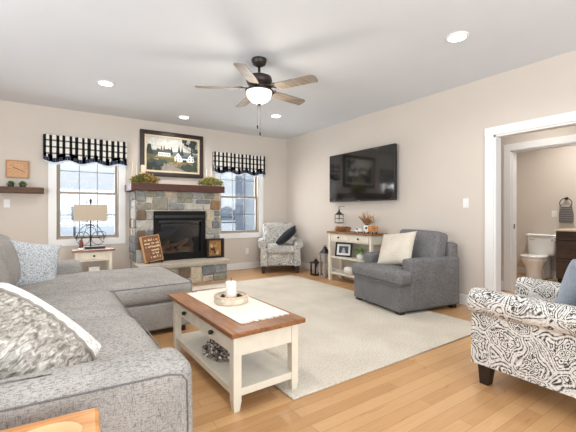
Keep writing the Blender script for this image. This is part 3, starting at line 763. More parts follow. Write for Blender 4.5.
for k in range(7):
    an = k * 2 * PI / 7 + .3; x, y = 1.10 + .075 * math.cos(an), 2.40 + .075 * math.sin(an)
    b = MB()
    for q in range(26):
        f = q / 26; aa = q * 2.4; r = .02 * math.sin(PI * min(1, f * 1.0 + .12)) ; z = .004 + f * .034
        b.leaf((r * .3 * math.cos(aa), r * .3 * math.sin(aa), z), (math.cos(aa), math.sin(aa), .5), r + .004, .012)
    b.lathe([(.006, 0), (.014, .01), (.012, .026), (.002, .036)], n=8)
    tag(b.build('pine_cone', m_cone, loc=(x, y, .493)), 'small brown pine cone around the white candle in the round tray', 'pine cone', 'pine cones in the candle tray')
b = MB(); mm = [M('dried_brown', c(140, 118, 102), .9, .3, 30), M('dried_pale', c(232, 226, 218), .9, .1, 30), M('dried_dark', c(78, 62, 56), .9, .3)]
for k in range(620):
    r = math.sqrt(random.random()); an = random.uniform(0, 2 * PI); x = .09 * r * math.cos(an); y = .17 * r * math.sin(an); z = random.uniform(0.008, .012 + .075 * (1 - r * r)); b.mi = random.choice([0, 0, 1, 1, 2])
    b.leaf((x, y, z), (random.uniform(-1, 1), random.uniform(-1, 1), random.uniform(.0, .9)), .026, .018)
o = b.build('dried_flower_pile', None, mats=mm, loc=(.975, 2.36, .13)); tag(o, 'pile of brown and white dried flowers on the coffee table shelf', 'dried flowers', kind='stuff')

# ------------------------------------------------------------------ grey armchair-and-a-half  (front faces local -Y)
gc = thing('armchair', 'wide charcoal grey upholstered armchair under the television wall', 'armchair', (3.205, 2.90, RUG), math.radians(-90 - 9))
# local: x along the width, -y front; origin at the middle of the front
GW, GD = .85, .95
b = MB(); b.box(-GW / 2 + .005, GW / 2 - .005, .0, GD - .02, .03, .33); b.build('base', m_dgrey, gc, bevel=.015)
for s_ in (-1, 1):
    b = MB(); b.rbox(s_ * (GW / 2 - .07), .16 + (GD - .16) / 2, .315, .15, GD - .16, .575, .03, 8, (.004, 0, .01)); b.build('arm', m_dgrey, gc, smooth=True)
b = MB(); b.rbox(0, GD - .08, .40, GW - .02, .15, .74, .04, 8); b.build('back_frame', m_dgrey, gc, smooth=True)
b = MB(); b.rbox(0, .34, .405, GW - .29, .64, .16, .05, 8, (0, .01, .02)); b.rbox(0, .075, .40, GW + .05, .21, .16, .045, 8, (0.01, .012, .012)); seatc = b.build('seat_cushion', m_dgrey, gc, smooth=True)
b = MB(); b.tube([(-GW / 2 + .02, -.03, .333), (-GW / 2 + .3, -.045, .333), (GW / 2 - .3, -.045, .333), (GW / 2 - .02, -.03, .333), (GW / 2 + .005, .0, .333), (GW / 2 + .008, .11, .333)], .007, 6); b.build('welt', m_welt, seatc, smooth=True)
b = MB(); mt = Matrix.Translation((0.035, GD - .25, .685)) @ Matrix.Rotation(math.radians(-14), 4, 'X'); b.rbox(0, 0, 0, GW - .18, .20, .43, .05, 8, (0.01, .03, .01), mt); b.build('back_cushion', m_dgrey, gc, smooth=True)
for s_ in (-1, 1):
    for yy in (.06, GD - .08): one_box('foot', m_dkleg, gc, s_ * .37 - .04, s_ * .37 + .04, yy - .035, yy + .035, 0 if yy < .5 else -RUG, .032)
b = MB(); b.pillow(.48, .46, .15); pl = b.build('throw_pillow', m_cream, smooth=True)
place_pillow(pl, (.12, -.98, .13), (-.80, -.26, .52), (3.52, 2.83, .70)); tag(pl, 'plain cream square pillow resting on the charcoal grey armchair', 'pillow')

# ------------------------------------------------------------------ paisley club chairs
def club_chair(label):
    t = thing('club_chair', label, 'armchair', group='paisley club chairs')
    W2, D = .40, .80
    b = MB(); b.rbox(0, .40, .275, .66, .72, .27, .03, 8); b.build('base', m_paisley, t, smooth=True)
    b = MB(); b.rbox(0, .27, .445, .54, .58, .15, .05, 8, (0, .01, .03)); b.build('seat_cushion', m_paisley, t, smooth=True)
    for s_ in (-1, 1):
        prof = [(.245, .14), (.385, .14), (.378, .36), (.37, .47)]
        cx, cz, r = .345, .555, .088
        for k in range(13):
            an = math.radians(-42 + 19.5 * k); prof.append((cx + r * math.cos(an), cz + r * math.sin(an)))
        prof += [(.25, .5)]
        b = MB()
        P = [[(s_ * u, v) for u, v in prof]]
        rings = []
        for (yy, k) in ((.012, .93), (.0, .97), (.03, 1.0), (.10, .985), (.3, .96), (.5, .95), (.70, .95)):
            mx, mz = .315, .40
            rings.append([b.bm.verts.new((s_ * (mx + (u - mx) * k), yy, (mz + (v - mz) * k) if v > .2 else v)) for u, v in prof])
        n = len(prof); b.bm.faces.new(rings[0]); b.bm.faces.new(rings[-1][::-1])
        for A, B in zip(rings, rings[1:]):
            for k in range(n): b.bm.faces.new([A[k], A[(k + 1) % n], B[(k + 1) % n], B[k]])
        arm = b.build('arm', m_paisley, t, smooth=True)
        m_ = arm.modifiers.new('edge', 'EDGE_SPLIT'); m_.split_angle = math.radians(50)
    b = MB(); mt = Matrix.Translation((0, .66, .56)) @ Matrix.Rotation(math.radians(-11), 4, 'X')
    b.rbox(0, 0, -.02, .66, .17, .78, .07, 10, (0, .03, .02), mt); b.build('backrest', m_paisley, t, smooth=True)
    for s_ in (-1, 1):
        for yy, sp in ((.07, 0), (.70, .05)):
            b = MB(); x = s_ * .31; r, q = .042, .028
            A = [(x + u * r, yy + v * r, .15) for u, v in ((-1, -1), (1, -1), (1, 1), (-1, 1))]; B = [(x + u * q + s_ * .012, yy + sp + v * q, 0) for u, v in ((-1, -1), (1, -1), (1, 1), (-1, 1))]
            for k in range(4): b.face([A[k], A[(k + 1) % 4], B[(k + 1) % 4], B[k]])
            b.face(A); b.face(B); b.build('leg', m_dkleg, t, weld=True)
    return t
ch = club_chair('paisley club chair in the far room corner beside the window')
ch.location = (3.525, 5.49, 0); ch.rotation_euler.z = math.radians(-29)
ch2 = copy_tree(ch); ch2['label'] = 'paisley club chair in the foreground beside the hallway opening'
ch2.location = (2.735, 1.27, 0); ch2.rotation_euler.z = math.radians(180)
t = NT('navy_knit'); v = t.coord((40, 40, 90)); n = t.noise(v, 1, 3); t.col(t.ramp(n, [(.35, c(22, 24, 32)), (.65, c(52, 56, 68))])); t.rough(.95); m_nav = t.m
b = MB(); b.pillow(.44, .50, .15); pl = b.build('throw_pillow', m_nav, smooth=True)
place_pillow(pl, (-.55, -.72, .22), (-.72, -.42, .55), (3.70, 5.56, .69)); tag(pl, 'navy pillow tilted on the corner paisley club chair', 'pillow')
m_blu = fabric('slate_blue_linen', c(168, 176, 188), .8)
b = MB(); b.pillow(.46, .46, .17); pl = b.build('throw_pillow', m_blu, smooth=True)
place_pillow(pl, (-.92, .30, -.1), (.30, .90, .35), (2.93, .80, .67)); tag(pl, 'slate blue pillow on the foreground paisley club chair', 'pillow')

# ------------------------------------------------------------------ console table under the television
co = thing('console_table', 'narrow cream console table with brown top and two drawers under the television', 'console table', (4.05, 4.075, 0))
one_box('table_top', m_top, co, -.175, .165, -.52, .505, .80, .828, .005)
b = MB(); b.box(-.135, -.12, -.47, .47, .665, .80); b.box(.13, .145, -.47, .47, .665, .80); b.box(-.12, .13, -.485, -.47, .665, .80); b.box(-.12, .13, .47, .485, .665, .8); b.build('apron', m_cpaint, co)
for (y0, y1) in ((-.43, -.015), (.015, .43)):
    dr = one_box('drawer', m_cpaint, co, -.15, -.136, y0, y1, .685, .785, .004)
    b = MB(); ym = (y0 + y1) / 2; b.tube([(-.15, ym, .735), (-.158, ym, .735), (-.159, ym, .735), (-.176, ym, .735)], [.006, .006, .016, .012], 12); b.build('knob', m_black, dr, smooth=True)
for sx in (-.13, .13):
    for sy in (-1, 1):
        b = MB(); x, y = sx, sy * .465; b.box(x - .022, x + .022, y - .022, y + .022, 0, .80); b.build('leg', m_cpaint, co, bevel=.003)
one_box('shelf', m_cpaint, co, -.14, .14, -.46, .46, .385, .41, .003)
one_box('shelf', m_cpaint, co, -.14, .14, -.46, .46, .115, .14, .003)

# things on the console
pf = thing('photo_frame', 'black photo frame with white mat on the console shelf', 'photo frame', (3.99, 4.29, .41), math.radians(-90 + 22))
Rt = Matrix.Rotation(math.radians(-10), 4, 'X')
fr = frame_mb(-.15, .15, 0, .24, .028, -.012, .008); fr.bm.transform(Rt); fr.build('frame', m_black, pf, bevel=.002)
b = MB(); b.box(-.124, .124, -.002, .004, .026, .214, Rt); b.build('mat', M('white_mat', c(236, 236, 236), .8), pf)
b = MB(); b.box(-.085, .085, -.004, -.001, .062, .178, Rt); pho = b.build('photo', M('dark_photo', c(66, 70, 80), .4, .3, 20), pf)
b = MB(); b.mi = 0; b.prism([(-.04, .066), (.04, .066), (.012, .15), (-.012, .15)], 'y', -.0055, -.0035, Rt); b.build('pale_photo_shape', M('pale_photo', c(176, 180, 188), .5), pho)  # pale tapering shape within the dark photo
b = MB(); b.box(-.02, .02, .03, .045, .0, .16); b.build('easel_leg', m_black, pf)
pp = thing('potted_plant', 'leafy green plant in a small white pot on the console shelf', 'potted plant', (3.95, 3.86, .41))
b = MB(); b.lathe([(.035, 0), (.05, .005), (.056, .085), (.05, .088), (.046, .075), (.01, .07)], n=18); b.build('pot', m_white, pp, smooth=True)
b = MB()
for k in range(90):
    an = random.uniform(0, 2 * PI); e = random.uniform(.1, 1.3); L = random.uniform(.05, .11); d_ = Vector((math.cos(an) * math.cos(e), math.sin(an) * math.cos(e), math.sin(e)))
    b.leaf(Vector((0, 0, .08)) + d_ * L * .8, d_ + Vector((0, 0, random.uniform(-.5, .3))), .055, .032)
b.build('foliage', M('fresh_leaf', c(122, 160, 84), .6, .3, 30), pp)
b = MB(); b.lathe([(.07, 0), (.10, .03), (.105, .07), (.085, .115), (.03, .13), (.008, .125)], n=22)
jr = b.build('ceramic_jar', M('white_glaze', c(226, 222, 214), .4, .04), loc=(3.98, 4.12, .14), smooth=True); tag(jr, 'round white ceramic jar on the lowest console shelf', 'jar')
wl = thing('wall_lantern', 'small black wire lantern hanging on the wall over the console', 'lantern', (RX, 4.52, .96))
b = MB(); s_ = .05; X0 = -.13
for u, v in ((-1, -1), (1, -1), (1, 1), (-1, 1)):
    b.tube([(X0 + u * s_, v * s_, .01), (X0 + u * s_, v * s_, .15)],   .006, 6); b.tube([(X0 + u * s_, v * s_, .15), (X0, 0, .21)],   .006, 6)
for z in (.012, .15, .085):
    b.tube([(X0 - s_, -s_, z), (X0 + s_, -s_, z), (X0 + s_, s_, z), (X0 - s_, s_, z)],   .006, 6, closed=True)
b.box(X0 - s_, X0 + s_, -s_, s_, 0, .01); b.build('cage', m_bronze, wl)
b = MB(); b.lathe([(.062, .148), (.064, .156), (.03, .195), (.02, .205), (.024, .215), (.014, .238), (.003, .248)], X0, 0, 4); b.tube([(X0, .02 * math.cos(q * PI / 6), .262 + .02 * math.sin(q * PI / 6)) for q in range(12)], .003, 5, closed=True); b.build('cap', m_bronze, wl)
b = MB(); b.tube([(-.001, 0, .29), (-.06, 0, .30), (-.115, 0, .295), (X0, 0, .282)], .004, 6); b.build('hook', m_black, wl)
b = MB(); b.lathe([(.02, .01), (.02, .07), (.002, .075)], X0, 0, 12); b.build('candle', m_candle, wl, smooth=True)
# garland of pine and beads
b = MB()
mm = [m_rust, M('tan_bract', c(186, 150, 112), .9, .2, 30), M('brown_bract', c(140, 104, 76), .9, .2, 30)]
for k in range(520):
    y = random.uniform(-.17, .17); an = random.uniform(0, 2 * PI); r = .02; b.mi = random.choice([0, 1, 1, 2])
    b.leaf((r * math.cos(an), y, max(.004, .034 + 1.5 * r * math.sin(an))), (random.uniform(-1, 1), random.uniform(-1, 1), random.uniform(-.1, 1.2)), .035, .018)
b.tube([(0, -.17, .012), (0.008, 0, .012), (0, .17, .012)], .01, 8)
tag(b.build('dried_garland', None, mats=mm, loc=(4.02, 4.33, .828)), 'brown dried garland lying on the far end of the console top', 'garland')
# toy truck and car
def wheels(parent, ys, xs, z, r):
    for y in ys:
        for x in xs:
            b = MB(); b.tube([(x - .008, y, z), (x + .008, y, z)], r, 14); wh = b.build('wheel', m_black, parent, smooth=False)
            b = MB(); b.tube([(x - .0095, y, z), (x + .0095, y, z)], r * .45, 10); b.build('hubcap', m_white, wh)
tt = thing('toy_truck', 'white toy truck with a wooden stake bed on the console top', 'toy truck', (3.96, 3.72, .828))
b = MB(); b.box(-.04, .04, .01, .06, .022, .06); b.prism([(-.0, .022), (.07, .022), (.07, .06), (.05, .11), (.0, .115)], 'x', -.042, .042, Matrix.Translation((0, -.05, 0))); b.build('cab', m_cpaint, tt, bevel=.006)
b = MB(); b.box(-.0435, .0435, -.035, .005, .07, .10); b.build('windshield', m_black, tt)
b = MB(); b.box(-.045, .045, -.17, -.055, .03, .04)
for z in (.055, .08, .105): b.box(-.047, -.04, -.17, -.055, z - .009, z + .009); b.box(.04, .047, -.17, -.055, z - .009, z + .009); b.box(-.047, .047, -.172, -.165, z - .009, z + .009)
for y in (-.168, -.115, -.06): b.box(-.04, -.035, y - .006, y + .006, .04, .12); b.box(.035, .04, y - .006, y + .006, .04, .12)
b.build('stake_bed', m_oak, tt)
wheels(tt, (.03, -.13), (-.045, .045), .018, .018)
tc = thing('toy_car', 'small white toy car parked in front of the toy truck on the console', 'toy car', (3.94, 3.90, .828))
b = MB(); b.prism([(-.07, .018), (.07, .018), (.07, .045), (.03, .05), (.015, .078), (-.04, .078), (-.06, .05), (-.07, .045)], 'x', -.032, .032); b.build('body', m_white, tc, bevel=.006)
b = MB(); b.box(-.0335, .0335, -.035, .01, .053, .072); b.build('windows', m_black, tc)
wheels(tc, (-.042, .042), (-.034, .034), .015, .015)
va = thing('flower_vase', 'white vase of dried autumn stems on the console top', 'vase', (4.09, 3.86, .828))
b = MB(); b.lathe([(.045, 0), (.05, .004), (.052, .09), (.045, .12), (.04, .12), (.044, .09), (.01, .03)], n=20); b.build('vase', m_white, va, smooth=True)
b = MB(); mm = [m_rust, M('ochre_leaf', c(188, 140, 74), .8, .2, 30), M('dark_stem', c(94, 66, 42), .8)]
for k in range(34):
    an = random.uniform(0, 2 * PI); e = random.uniform(.5, 1.4); L = random.uniform(.12, .23); d_ = Vector((math.cos(an) * math.cos(e) * .6, math.sin(an) * math.cos(e), math.sin(e))); p0 = Vector((0, 0, .10)); b.mi = 2
    if (p0 + d_ * L).x > .12: continue
    b.tube([p0, p0 + d_ * L], .0018, 4)
    for q in range(7): b.mi = random.choice([0, 1, 0]); b.leaf(p0 + d_ * L * (.45 + .09 * q), (random.uniform(-1, 1), random.uniform(-1, 1), random.uniform(-.2, 1)), .045, .022)
b.build('dried_stems', None, va, mats=[M('tan_bloom', c(196, 150, 100), .8, .25, 30)] + mm[1:])
# floor lanterns
def floor_lantern(name, label, x, y, w, hgt, mat, roofm):
    t = thing(name, label, 'lantern', (x, y, 0), group='floor lanterns'); r = w / 2; bh = hgt * .74
    one_box('base', mat, t, -r, r, -r, r, 0, .03, .003)
    for u, v in ((-1, -1), (1, -1), (1, 1), (-1, 1)): one_box('post', mat, t, u * (r - .012) - .012, u * (r - .012) + .012, v * (r - .012) - .012, v * (r - .012) + .012, .03, bh)
    b = frame_mb(-r, r, bh - .03, bh, .02, -r, -r + .02); b = MB(); b.box(-r - .008, r + .008, -r - .008, r + .008, bh, bh + .02); b.build('top_plate', mat, t, bevel=.003)
    b = MB(); A = [(u * r, v * r, bh + .02) for u, v in ((-1, -1), (1, -1), (1, 1), (-1, 1))]; B = [(u * .025, v * .025, hgt - .04) for u, v in ((-1, -1), (1, -1), (1, 1), (-1, 1))]
    for k in range(4): b.face([A[k], A[(k + 1) % 4], B[(k + 1) % 4], B[k]])
    b.face(A); b.face(B); b.box(-.022, .022, -.022, .022, hgt - .04, hgt - .01); b.build('roof', roofm, t, weld=True)
    b = MB(); b.tube([(0, .03 * math.cos(q * PI / 6), hgt - .01 + .03 * math.sin(q * PI / 6)) for q in range(12)], .004, 5, closed=True); b.build('ring', m_black, t)
    b = MB(); b.lathe([(.032, .03), (.033, .034), (.033, .03 + bh * .5), (.028, .035 + bh * .5), (.002, .033 + bh * .5)], n=16); b.build('candle', m_candle, t, smooth=True)
    b = MB()
    for s_ in (-1, 1): b.box(s_ * (r - .008) - .001, s_ * (r - .008) + .001, -r + .02, r - .02, .03, bh); b.box(-r + .02, r - .02, s_ * (r - .008) - .001, s_ * (r - .008) + .001, .03, bh)
    b.build('glass_panes', glass('lantern_glass', (.97, .97, .97, 1), .08), t)
    return t
floor_lantern('floor_lantern', 'short dark brown lantern on the floor beside the console', 3.98, 5.00, .15, .30, M('dark_brown_metal', c(58, 42, 36), .6), m_black)
floor_lantern('floor_lantern', 'tall grey wooden lantern with black roof beside the console leg', 3.99, 4.755, .15, .55, M('grey_washed_wood', c(158, 150, 142), .8, .15, 30), m_black)

# ------------------------------------------------------------------ lamp table by the window
lt = thing('side_table', 'small cream side table with brown top under the lamp window', 'side table', (.49, 6.02, 0))
one_box('table_top', m_topx, lt, -.28, .28, -.21, .21, .575, .60, .005)
b = MB(); b.box(-.235, .235, .145, .16, .43, .575); b.box(-.235, -.22, -.16, .145, .43, .575); b.box(.22, .235, -.16, .145, .43, .575); b.box(-.22, .22, -.16, -.145, .43, .575); b.build('apron', m_cpaint, lt)
dr = one_box('drawer', m_cpaint, lt, -.15, .15, -.174, -.161, .455, .56, .004)
b = MB(); b.tube([(0, -.174, .508), (0, -.184, .508), (0, -.185, .508), (0, -.2, .508)], [.006, .006, .015, .012], 12); b.build('knob', m_black, dr, smooth=True)
for sx in (-1, 1):
    for sy in (-1, 1): one_box('leg', m_cpaint, lt, sx * .22 - .022, sx * .22 + .022, sy * .15 - .022, sy * .15 + .022, 0, .575, .003)
one_box('shelf', m_cpaint, lt, -.23, .23, -.15, .15, .16, .18, .003)
b = MB(); b.box(-.07, .07, -.06, .06, 0, .16); bx_ = b.build('storage_box', M('white_card', c(236, 234, 228), .7), loc=(.50, 5.98, .18), bevel=.006); tag(bx_, 'small white box on the shelf of the lamp side table', 'box')
la = thing('table_lamp', 'black scrollwork table lamp with rectangular beige linen shade', 'lamp', (.50, 6.04, .60))
one_box('base', m_black, la, -.12, .15, -.05, .05, 0, .035, .004)
b = MB(); b.tube([(-.04, 0, .03), (-.04, 0, .70)], .009, 10); b.build('stem', m_black, la, smooth=True)
b = MB()
def arc(cx, cz, rx, rz, a0, a1, n=16): return [(cx + rx * math.cos(math.radians(a0 + (a1 - a0) * k / n)), 0, cz + rz * math.sin(math.radians(a0 + (a1 - a0) * k / n))) for k in range(n + 1)]
for s_ in (-1, 1):
    ox = -.04
    b.tube([(ox + s_ * (p[0]), p[1] - .012, p[2]) for p in arc(.10, .16, .09, .10, 0, 330)], .0045, 6)
    b.tube([(ox + s_ * (p[0]), p[1] + .012, p[2]) for p in arc(.02, .12, .16, .24, 0, 120)], .0045, 6)
    b.tube([(ox + s_ * (p[0]), p[1], p[2]) for p in arc(.15, .20, .06, .06, -160, 170)], .004, 6)
    b.tube([(ox, 0, .33), (ox + s_ * .06, 0, .30), (ox + s_ * .10, 0, .18), (ox + s_ * .16, 0, .10)], .0045, 6)
b.tube([(ox - .2, 0, .17), (ox + .16, 0, .17)], .008, 8); b.build('scrollwork', m_black, la, smooth=True)
b = MB()
for (x0, x1, y0, y1) in ((-.255, .175, -.11, -.108), (-.255, .175, .108, .11), (-.255, -.253, -.108, .108), (.173, .175, -.108, .108)): b.box(x0, x1, y0, y1, .425, .665)
b.build('lamp_shade', M('beige_linen_shade', c(186, 172, 153), .9, .05, 60), la)
b = MB(); b.tube([(-.25, 0, .655), (.17, 0, .655)], .003, 5); b.tube([(-.04, -.107, .655), (-.04, .107, .655)], .003, 5); b.build('shade_spider', m_black, la)
b = MB(); b.lathe([(.008, .69), (.02, .70), (.014, .715), (.02, .73), (.016, .75), (.004, .76)], -.04, 0, 12); b.build('finial', m_black, la, smooth=True)
jc = thing('candle_jar', 'small amber jar candle on a white stand beside the lamp base', 'candle', (.335, 5.97, .60))
b = MB(); b.lathe([(.045, 0), (.045, .02), (.03, .025), (.002, .025)], n=16); b.build('stand', m_white, jc, smooth=True)
b = MB(); b.lathe([(.026, .026), (.028, .03), (.028, .10), (.018, .12), (.018, .15), (.002, .15)], n=16); b.build('jar', M('amber_jar', c(112, 60, 48), .3), jc, smooth=True)

# ------------------------------------------------------------------ wall clock and shelf with plants
cl = thing('wall_clock', 'square pale wood clock on the back wall over the dark shelf', 'clock', (-.437, BY, 1.648))
one_box('face', wood('pale_birch', c(186, 136, 92), c(212, 168, 124), (3, 30, 30), .5), cl, -.118, .118, -.028, -.002, .01, .24)
frame_mb(-.132, .132, 0, .252, .014, -.034, -.001).build('rim', M('light_oak_rim', c(176, 128, 84), .5, .1), cl, bevel=.002)
b = MB(); b.box(-.003, .003, -.034, -.031, -.012, .085, Matrix.Translation((0, 0, .128)) @ Matrix.Rotation(math.radians(112), 4, 'Y')); b.build('minute_hand', m_black, cl)
b = MB(); b.box(-.004, .004, -.0315, -.0285, -.01, .055, Matrix.Translation((0, 0, .128)) @ Matrix.Rotation(math.radians(-68), 4, 'Y')); b.build('hour_hand', m_black, cl)
b = MB()
for k in range(12):
    an = k * PI / 6; b.box(-.0025, .0025, -.0295, -.0275, -.008, .008, Matrix.Translation((.092 * math.sin(an), 0, .128 + .092 * math.cos(an))) @ Matrix.Rotation(an, 4, 'Y'))
b.build('hour_marks', M('brown_ink', c(128, 84, 52), .6), cl)
b = MB(); b.box(-1.05, -.122, 6.18, BY - .001, 1.425, 1.51); tag(b.build('floating_shelf', m_barn, bevel=.006), 'thick dark barn wood shelf below the square clock', 'shelf')
for i, x in enumerate((-.507, -.372)):
    pp = thing('succulent_plant', ['small green succulent on the dark shelf farther from the window', 'small green succulent on the dark shelf nearer the window'][i], 'plant', (x, 6.27, 1.51), group='succulents on the clock shelf')
    b = MB(); b.lathe([(.025, 0), (.035, .003), (.038, .03), (.03, .032), (.01, .03)], n=14); b.build('pot', M('dark_pot', c(60, 58, 54), .7), pp, smooth=True)
    b = MB()
    for k in range(60):
        an = random.uniform(0, 2 * PI); e = random.uniform(0, 1.4); d_ = Vector((math.cos(an) * math.cos(e), math.sin(an) * math.cos(e), math.sin(e))); b.leaf(Vector((0, 0, .032)) + d_ * .018, d_, .045, .03)
    b.build('foliage', m_leaf, pp)

# ------------------------------------------------------------------ mantel decorations
def greenery(name, label, x0, x1, mats_, seed):
    random.seed(seed); b = MB(); yc = 5.86
    for k in range(560):
        f = random.random(); x = x0 + (x1 - x0) * f; hgt = .14 * math.sin(PI * (.12 + .76 * f)) ; z = random.uniform(.008, hgt)
        y = yc + random.uniform(-.08, .08); b.mi = random.choice([0, 0, 1, 2]) if f < .55 else random.choice([0, 1, 2, 2])
        b.leaf((x, y, 1.61 + z), (random.uniform(-1, 1), random.uniform(-1, .6), random.uniform(-.05, .9)), random.uniform(.035, .075), .026)
    b.tube([(x0, yc, 1.618), ((x0 + x1) / 2, yc + .01, 1.62), (x1, yc, 1.618)], .008, 6)
    return tag(b.build(name, None, mats=mats_), label, 'greenery')
greenery('greenery_spray', 'leafy green and orange spray on the mantel end by the lamp window', .99, 1.40, [m_leaf, m_leaf2, m_rust], 3)
greenery('greenery_spray', 'yellow green leafy spray on the mantel end by the corner window', 2.10, 2.50, [m_leaf2, m_leaf, M('yellow_leaf', c(190, 168, 74), .7, .2, 30)], 5)
random.seed(11)
m_taper = M('ivory_wax', c(222, 204, 182), .5)
def taper(x, top, label):
    t = thing('taper_candle', label, 'candle', (x, 5.99, 1.61), group='taper candles on the mantel')
    b = MB(); b.lathe([(.026, 0), (.027, .006), (.012, .02), (.010, .07), (.018, .08), (.016, .095), (.002, .095)], n=14); b.build('holder', m_bronze, t, smooth=True)
    b = MB(); b.lathe([(.010, .09), (.0095, top - .02), (.004, top), (.001, top)], n=10); b.build('taper', m_taper, t, smooth=True)
taper(1.045, .36, 'ivory taper candle nearest the lamp window on the mantel'); taper(1.105, .32, 'shorter ivory taper beside the mantel pillar candle')
taper(2.27, .30, 'ivory taper rising behind the yellow green mantel spray'); taper(2.36, .36, 'tall ivory taper nearest the corner window on the mantel')
b = MB(); b.lathe([(.036, 0), (.038, .004), (.038, .30), (.03, .308), (.002, .304)], n=20); tag(b.build('pillar_candle', m_taper, loc=(1.20, 5.99, 1.61), smooth=True), 'tall ivory pillar candle on the mantel overlapping the painting frame', 'candle')

# ------------------------------------------------------------------ sign and shadow box on the hearth
sg = thing('wooden_sign', 'tilted brown wooden sign with pale script leaning on the hearth', 'sign', (1.305, 5.66, .36), math.radians(6))
Ms = Matrix.Translation((0, 0, .03)) @ Matrix.Rotation(math.radians(-13), 4, 'X') @ Matrix.Rotation(math.radians(-7), 4, 'Y')
b = MB(); b.box(-.14, .14, -.0, .055, 0, .41, Ms); board = b.build('board', wood('stained_pine', c(88, 52, 28), c(142, 92, 54), (4, 4, 40), .5), sg)
b = frame_mb(-.14, .14, 0, .41, .009, -.004, .0); b.bm.transform(Ms); b.box(-.146, -.1395, -.004, .055, 0, .41, Ms); b.build('edge_strip', M('light_edge', c(196, 150, 102), .6, .1), board)
b = MB(); random.seed(21)
def script(x0, x1, z, hgt):
    x = x0; pts = []
    while x < x1:
        for k in range(6): an = k / 6 * 2 * PI; pts.append((x + k * .0030 + .004 * math.sin(an), -.005, z + hgt * (.35 * math.sin(an) + (.55 if random.random() < .07 else 0))))
        x += .018
        if random.random() < .22: b.tube([Ms @ Vector(p) for p in pts], .0032, 4) if len(pts) > 2 else None; pts = []; x += .016
    if len(pts) > 2: b.tube([Ms @ Vector(p) for p in pts], .0032, 4)
for (z, x0, x1) in ((.335, -.10, .10), (.282, -.11, .11), (.229, -.10, .115), (.174, -.02, .10), (.122, -.015, .09), (.066, -.05, .09)): script(x0, x1, z, .034)
b.build('lettering', M('cream_paint_lettering', c(236, 214, 178), .7), board)
b = MB()
for x in (-.1, .1): b.tube([(x, -.05, .012), (x, .02, .025), (x, .09, .012)], .008, 6); b.tube([(x, -.05, .012), (x, -.05, .045)], .007, 6); b.tube([(x, .09, .012), (x * .3, .12, .25)], .006, 6)
b.tube([(-.1, .02, .022), (.1, .02, .022)], .007, 6); b.build('easel', m_black, sg)

sb = thing('shadow_box', 'dark framed shadow box with cream flowers standing on the hearth', 'shadow box', (2.335, 5.765, .36))
W_, H_ = .31, .335
frame_mb(-W_ / 2, W_ / 2, 0, H_, .03, -.05, .04).build('frame', M('dark_stained_box', c(34, 25, 20), .6, .2, 30), sb, bevel=.003)
one_box('back_panel', wood('amber_board', c(150, 100, 52), c(200, 148, 92), (4, 40, 4), .6), sb, -.13, .13, .028, .038, .025, .31)
b = MB(); random.seed(4); mm = [M('cream_petal', c(236, 222, 190), .8), M('dark_twig', c(62, 42, 30), .8), M('gold_petal', c(210, 168, 96), .8)]
for (x, z, mi, r) in ((-.06, .22, 0, .045), (.02, .235, 2, .045), (-.085, .255, 2, .03), (-.07, .10, 2, .04), (.05, .095, 0, .045), (-.01, .15, 1, .035), (.0, .1, 1, .03), (-.05, .15, 1, .03)):
    b.mi = mi
    for k in range(16):
        an = k * 2.4; rr = 1.25 * r * (.35 + .65 * k / 16); b.leaf((x, .012 - .0006 * k, z), (math.cos(an), -.35, math.sin(an)), rr, r * .6)
b.build('dried_flowers', None, sb, mats=mm)

# ------------------------------------------------------------------ wall plates
def plate(name, label, cat, loc, rotz, kindp):
    t = thing(name, label, cat, loc, rotz); one_box('cover_plate', m_trim, t, -.036, .036, -.006, -.0005, -.058, .058, .002)
    b = MB()
    if kindp == 's': b.box(-.006, .006, -.016, -.006, -.012, .012)
    else:
        for z in (-.026, .026): b.box(-.017, .017, -.009, -.006, z - .018, z + .018)
    b.build('toggle' if kindp == 's' else 'socket', m_white, t, bevel=.002); return t
plate('light_switch', 'white light switch on the wall between armchair and hallway opening', 'light switch', (RX, 2.35, 1.266), -PI / 2, 's')
plate('light_switch', 'white light switch on the wall below the dark clock shelf', 'light switch', (-.558, BY, 1.277), 0, 's')
plate('wall_outlet', 'white outlet low on the wall between fireplace and corner chair', 'outlet', (3.273, BY, .36), 0, 'o')
plate('wall_outlet', 'white outlet on the bathroom wall beside the hanging towel', 'outlet', (7.25, 2.45, 1.12), -PI / 2, 'o')

# ------------------------------------------------------------------ bathroom
to = thing('toilet', 'white two piece toilet against the bathroom wall', 'toilet', (7.23, 2.57, 0))
def taperf(q, u, v, t_): q = q.copy(); k = .93 + .07 * (t_ + 1) / 2; q.x *= k; q.y *= k; return q
b = MB(); b.rbox(-.12, 0, .565, .20, .43, .33, .04, 6, fn=taperf); b.build('tank', m_white, to, smooth=True)
b = MB(); b.rbox(-.12, 0, .748, .225, .455, .04, .018, 6); b.build('tank_lid', m_white, to, smooth=True)
b = MB(); b.tube([(-.226, .15, .68), (-.245, .15, .68), (-.25, .08, .67)], .008, 8); b.build('flush_lever', M('chrome', c(200, 200, 205), .15, metal=1), to, smooth=True)
b = MB(); b.lathe([(.11, 0), (.12, .02), (.11, .15), (.13, .24), (.175, .33), (.19, .385), (.18, .395), (.10, .39)], -.46, 0, 28, 1.3, .98); b.rbox(-.2, 0, .21, .3, .22, .42, .05, 5); b.build('bowl', m_white, to, smooth=True)
b = MB(); b.lathe([(.18, .395), (.195, .40), (.195, .42), (.18, .427), (.02, .43)], -.47, 0, 28, 1.28, .98); b.build('seat_lid', m_white, to, smooth=True)
vn = thing('bathroom_vanity', 'dark brown bathroom vanity with drawers and a pale top', 'vanity', (6.70, 0, 0))
m_van = wood('espresso_oak', c(58, 44, 38), c(88, 70, 60), (40, 3, 40), .5)
one_box('cabinet', m_van, vn, .02, .548, 1.02, 2.245, .09, .85)
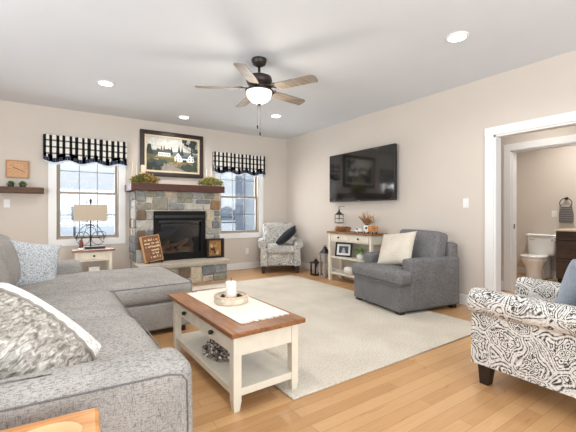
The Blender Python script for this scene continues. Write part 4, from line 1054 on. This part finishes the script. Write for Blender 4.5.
one_box('countertop', M('cream_stone', c(226, 216, 200), .3), vn, -.015, .548, 1.004, 2.26, .85, .88, .004)
one_box('toe_kick', m_black, vn, .08, .548, 1.02, 2.245, 0, .09)
for (z0, z1) in ((.715, .835), (.42, .70), (.11, .405)):
    for (y0, y1) in ((1.80, 2.235), (1.36, 1.79)):
        dr = one_box('drawer', m_van, vn, 0, .02, y0, y1, z0, z1, .004)
        b = MB(); zc = (z0 + z1) / 2; ym = (y0 + y1) / 2; b.tube([(0, ym - .06, zc), (-.025, ym - .055, zc), (-.025, ym + .055, zc), (0, ym + .06, zc)], .006, 6); b.build('pull', m_black, dr, smooth=True)
tp = thing('toilet_paper_holder', 'black toilet paper holder on the vanity side beside the toilet', 'toilet paper holder', (6.80, 2.245, .70))
b = MB(); b.tube([(.08, 0, 0), (.08, .06, 0), (-.075, .06, 0)], .008, 8); b.build('bar', m_black, tp, smooth=True)
b = MB(); b.tube([(-.055, .06, 0), (.055, .06, 0)], .045, 20); b.build('paper_roll', m_white, tp, smooth=False)
tw = thing('towel_ring', 'black ring holder on the bathroom wall over the vanity', 'towel ring', (7.25, 2.27, 1.385))
b = MB(); b.tube([(0, 0, 0), (-.05, 0, 0)], [.026, .018], 12); b.build('mount', m_black, tw, smooth=True)
b = MB(); b.tube([(-.045, .085 * math.sin(k * PI / 12), -.08 + .085 * math.cos(k * PI / 12)) for k in range(24)], .007, 8, closed=True); b.build('ring', m_black, tw, smooth=True)
t = NT('striped_grey_terry'); sp = t.n('ShaderNodeSeparateXYZ'); t.l(t.coord(), sp.inputs[0]); st = t.math('LESS_THAN', t.math('FRACT', t.math('MULTIPLY', sp.outputs[2], 26)), .35); t.col(t.ramp(st, [(0, c(92, 88, 88)), (1, c(128, 124, 122))])); t.rough(1)
b = MB(); prof = [(-.075, -.105), (-.075, .105), (-.018, .115), (-.018, -.115)]
b.rbox(0, 0, -.135, .045, .20, .28, .02, 8, fn=lambda q, u, v, t_: Vector((q.x, q.y * (1 - .22 * max(0, t_)) , q.z + .0)))
tl = b.build('hand_towel', t.m, loc=(7.205, 2.262, 1.245), smooth=True); tag(tl, 'grey striped hand towel hanging from the black ring', 'towel')
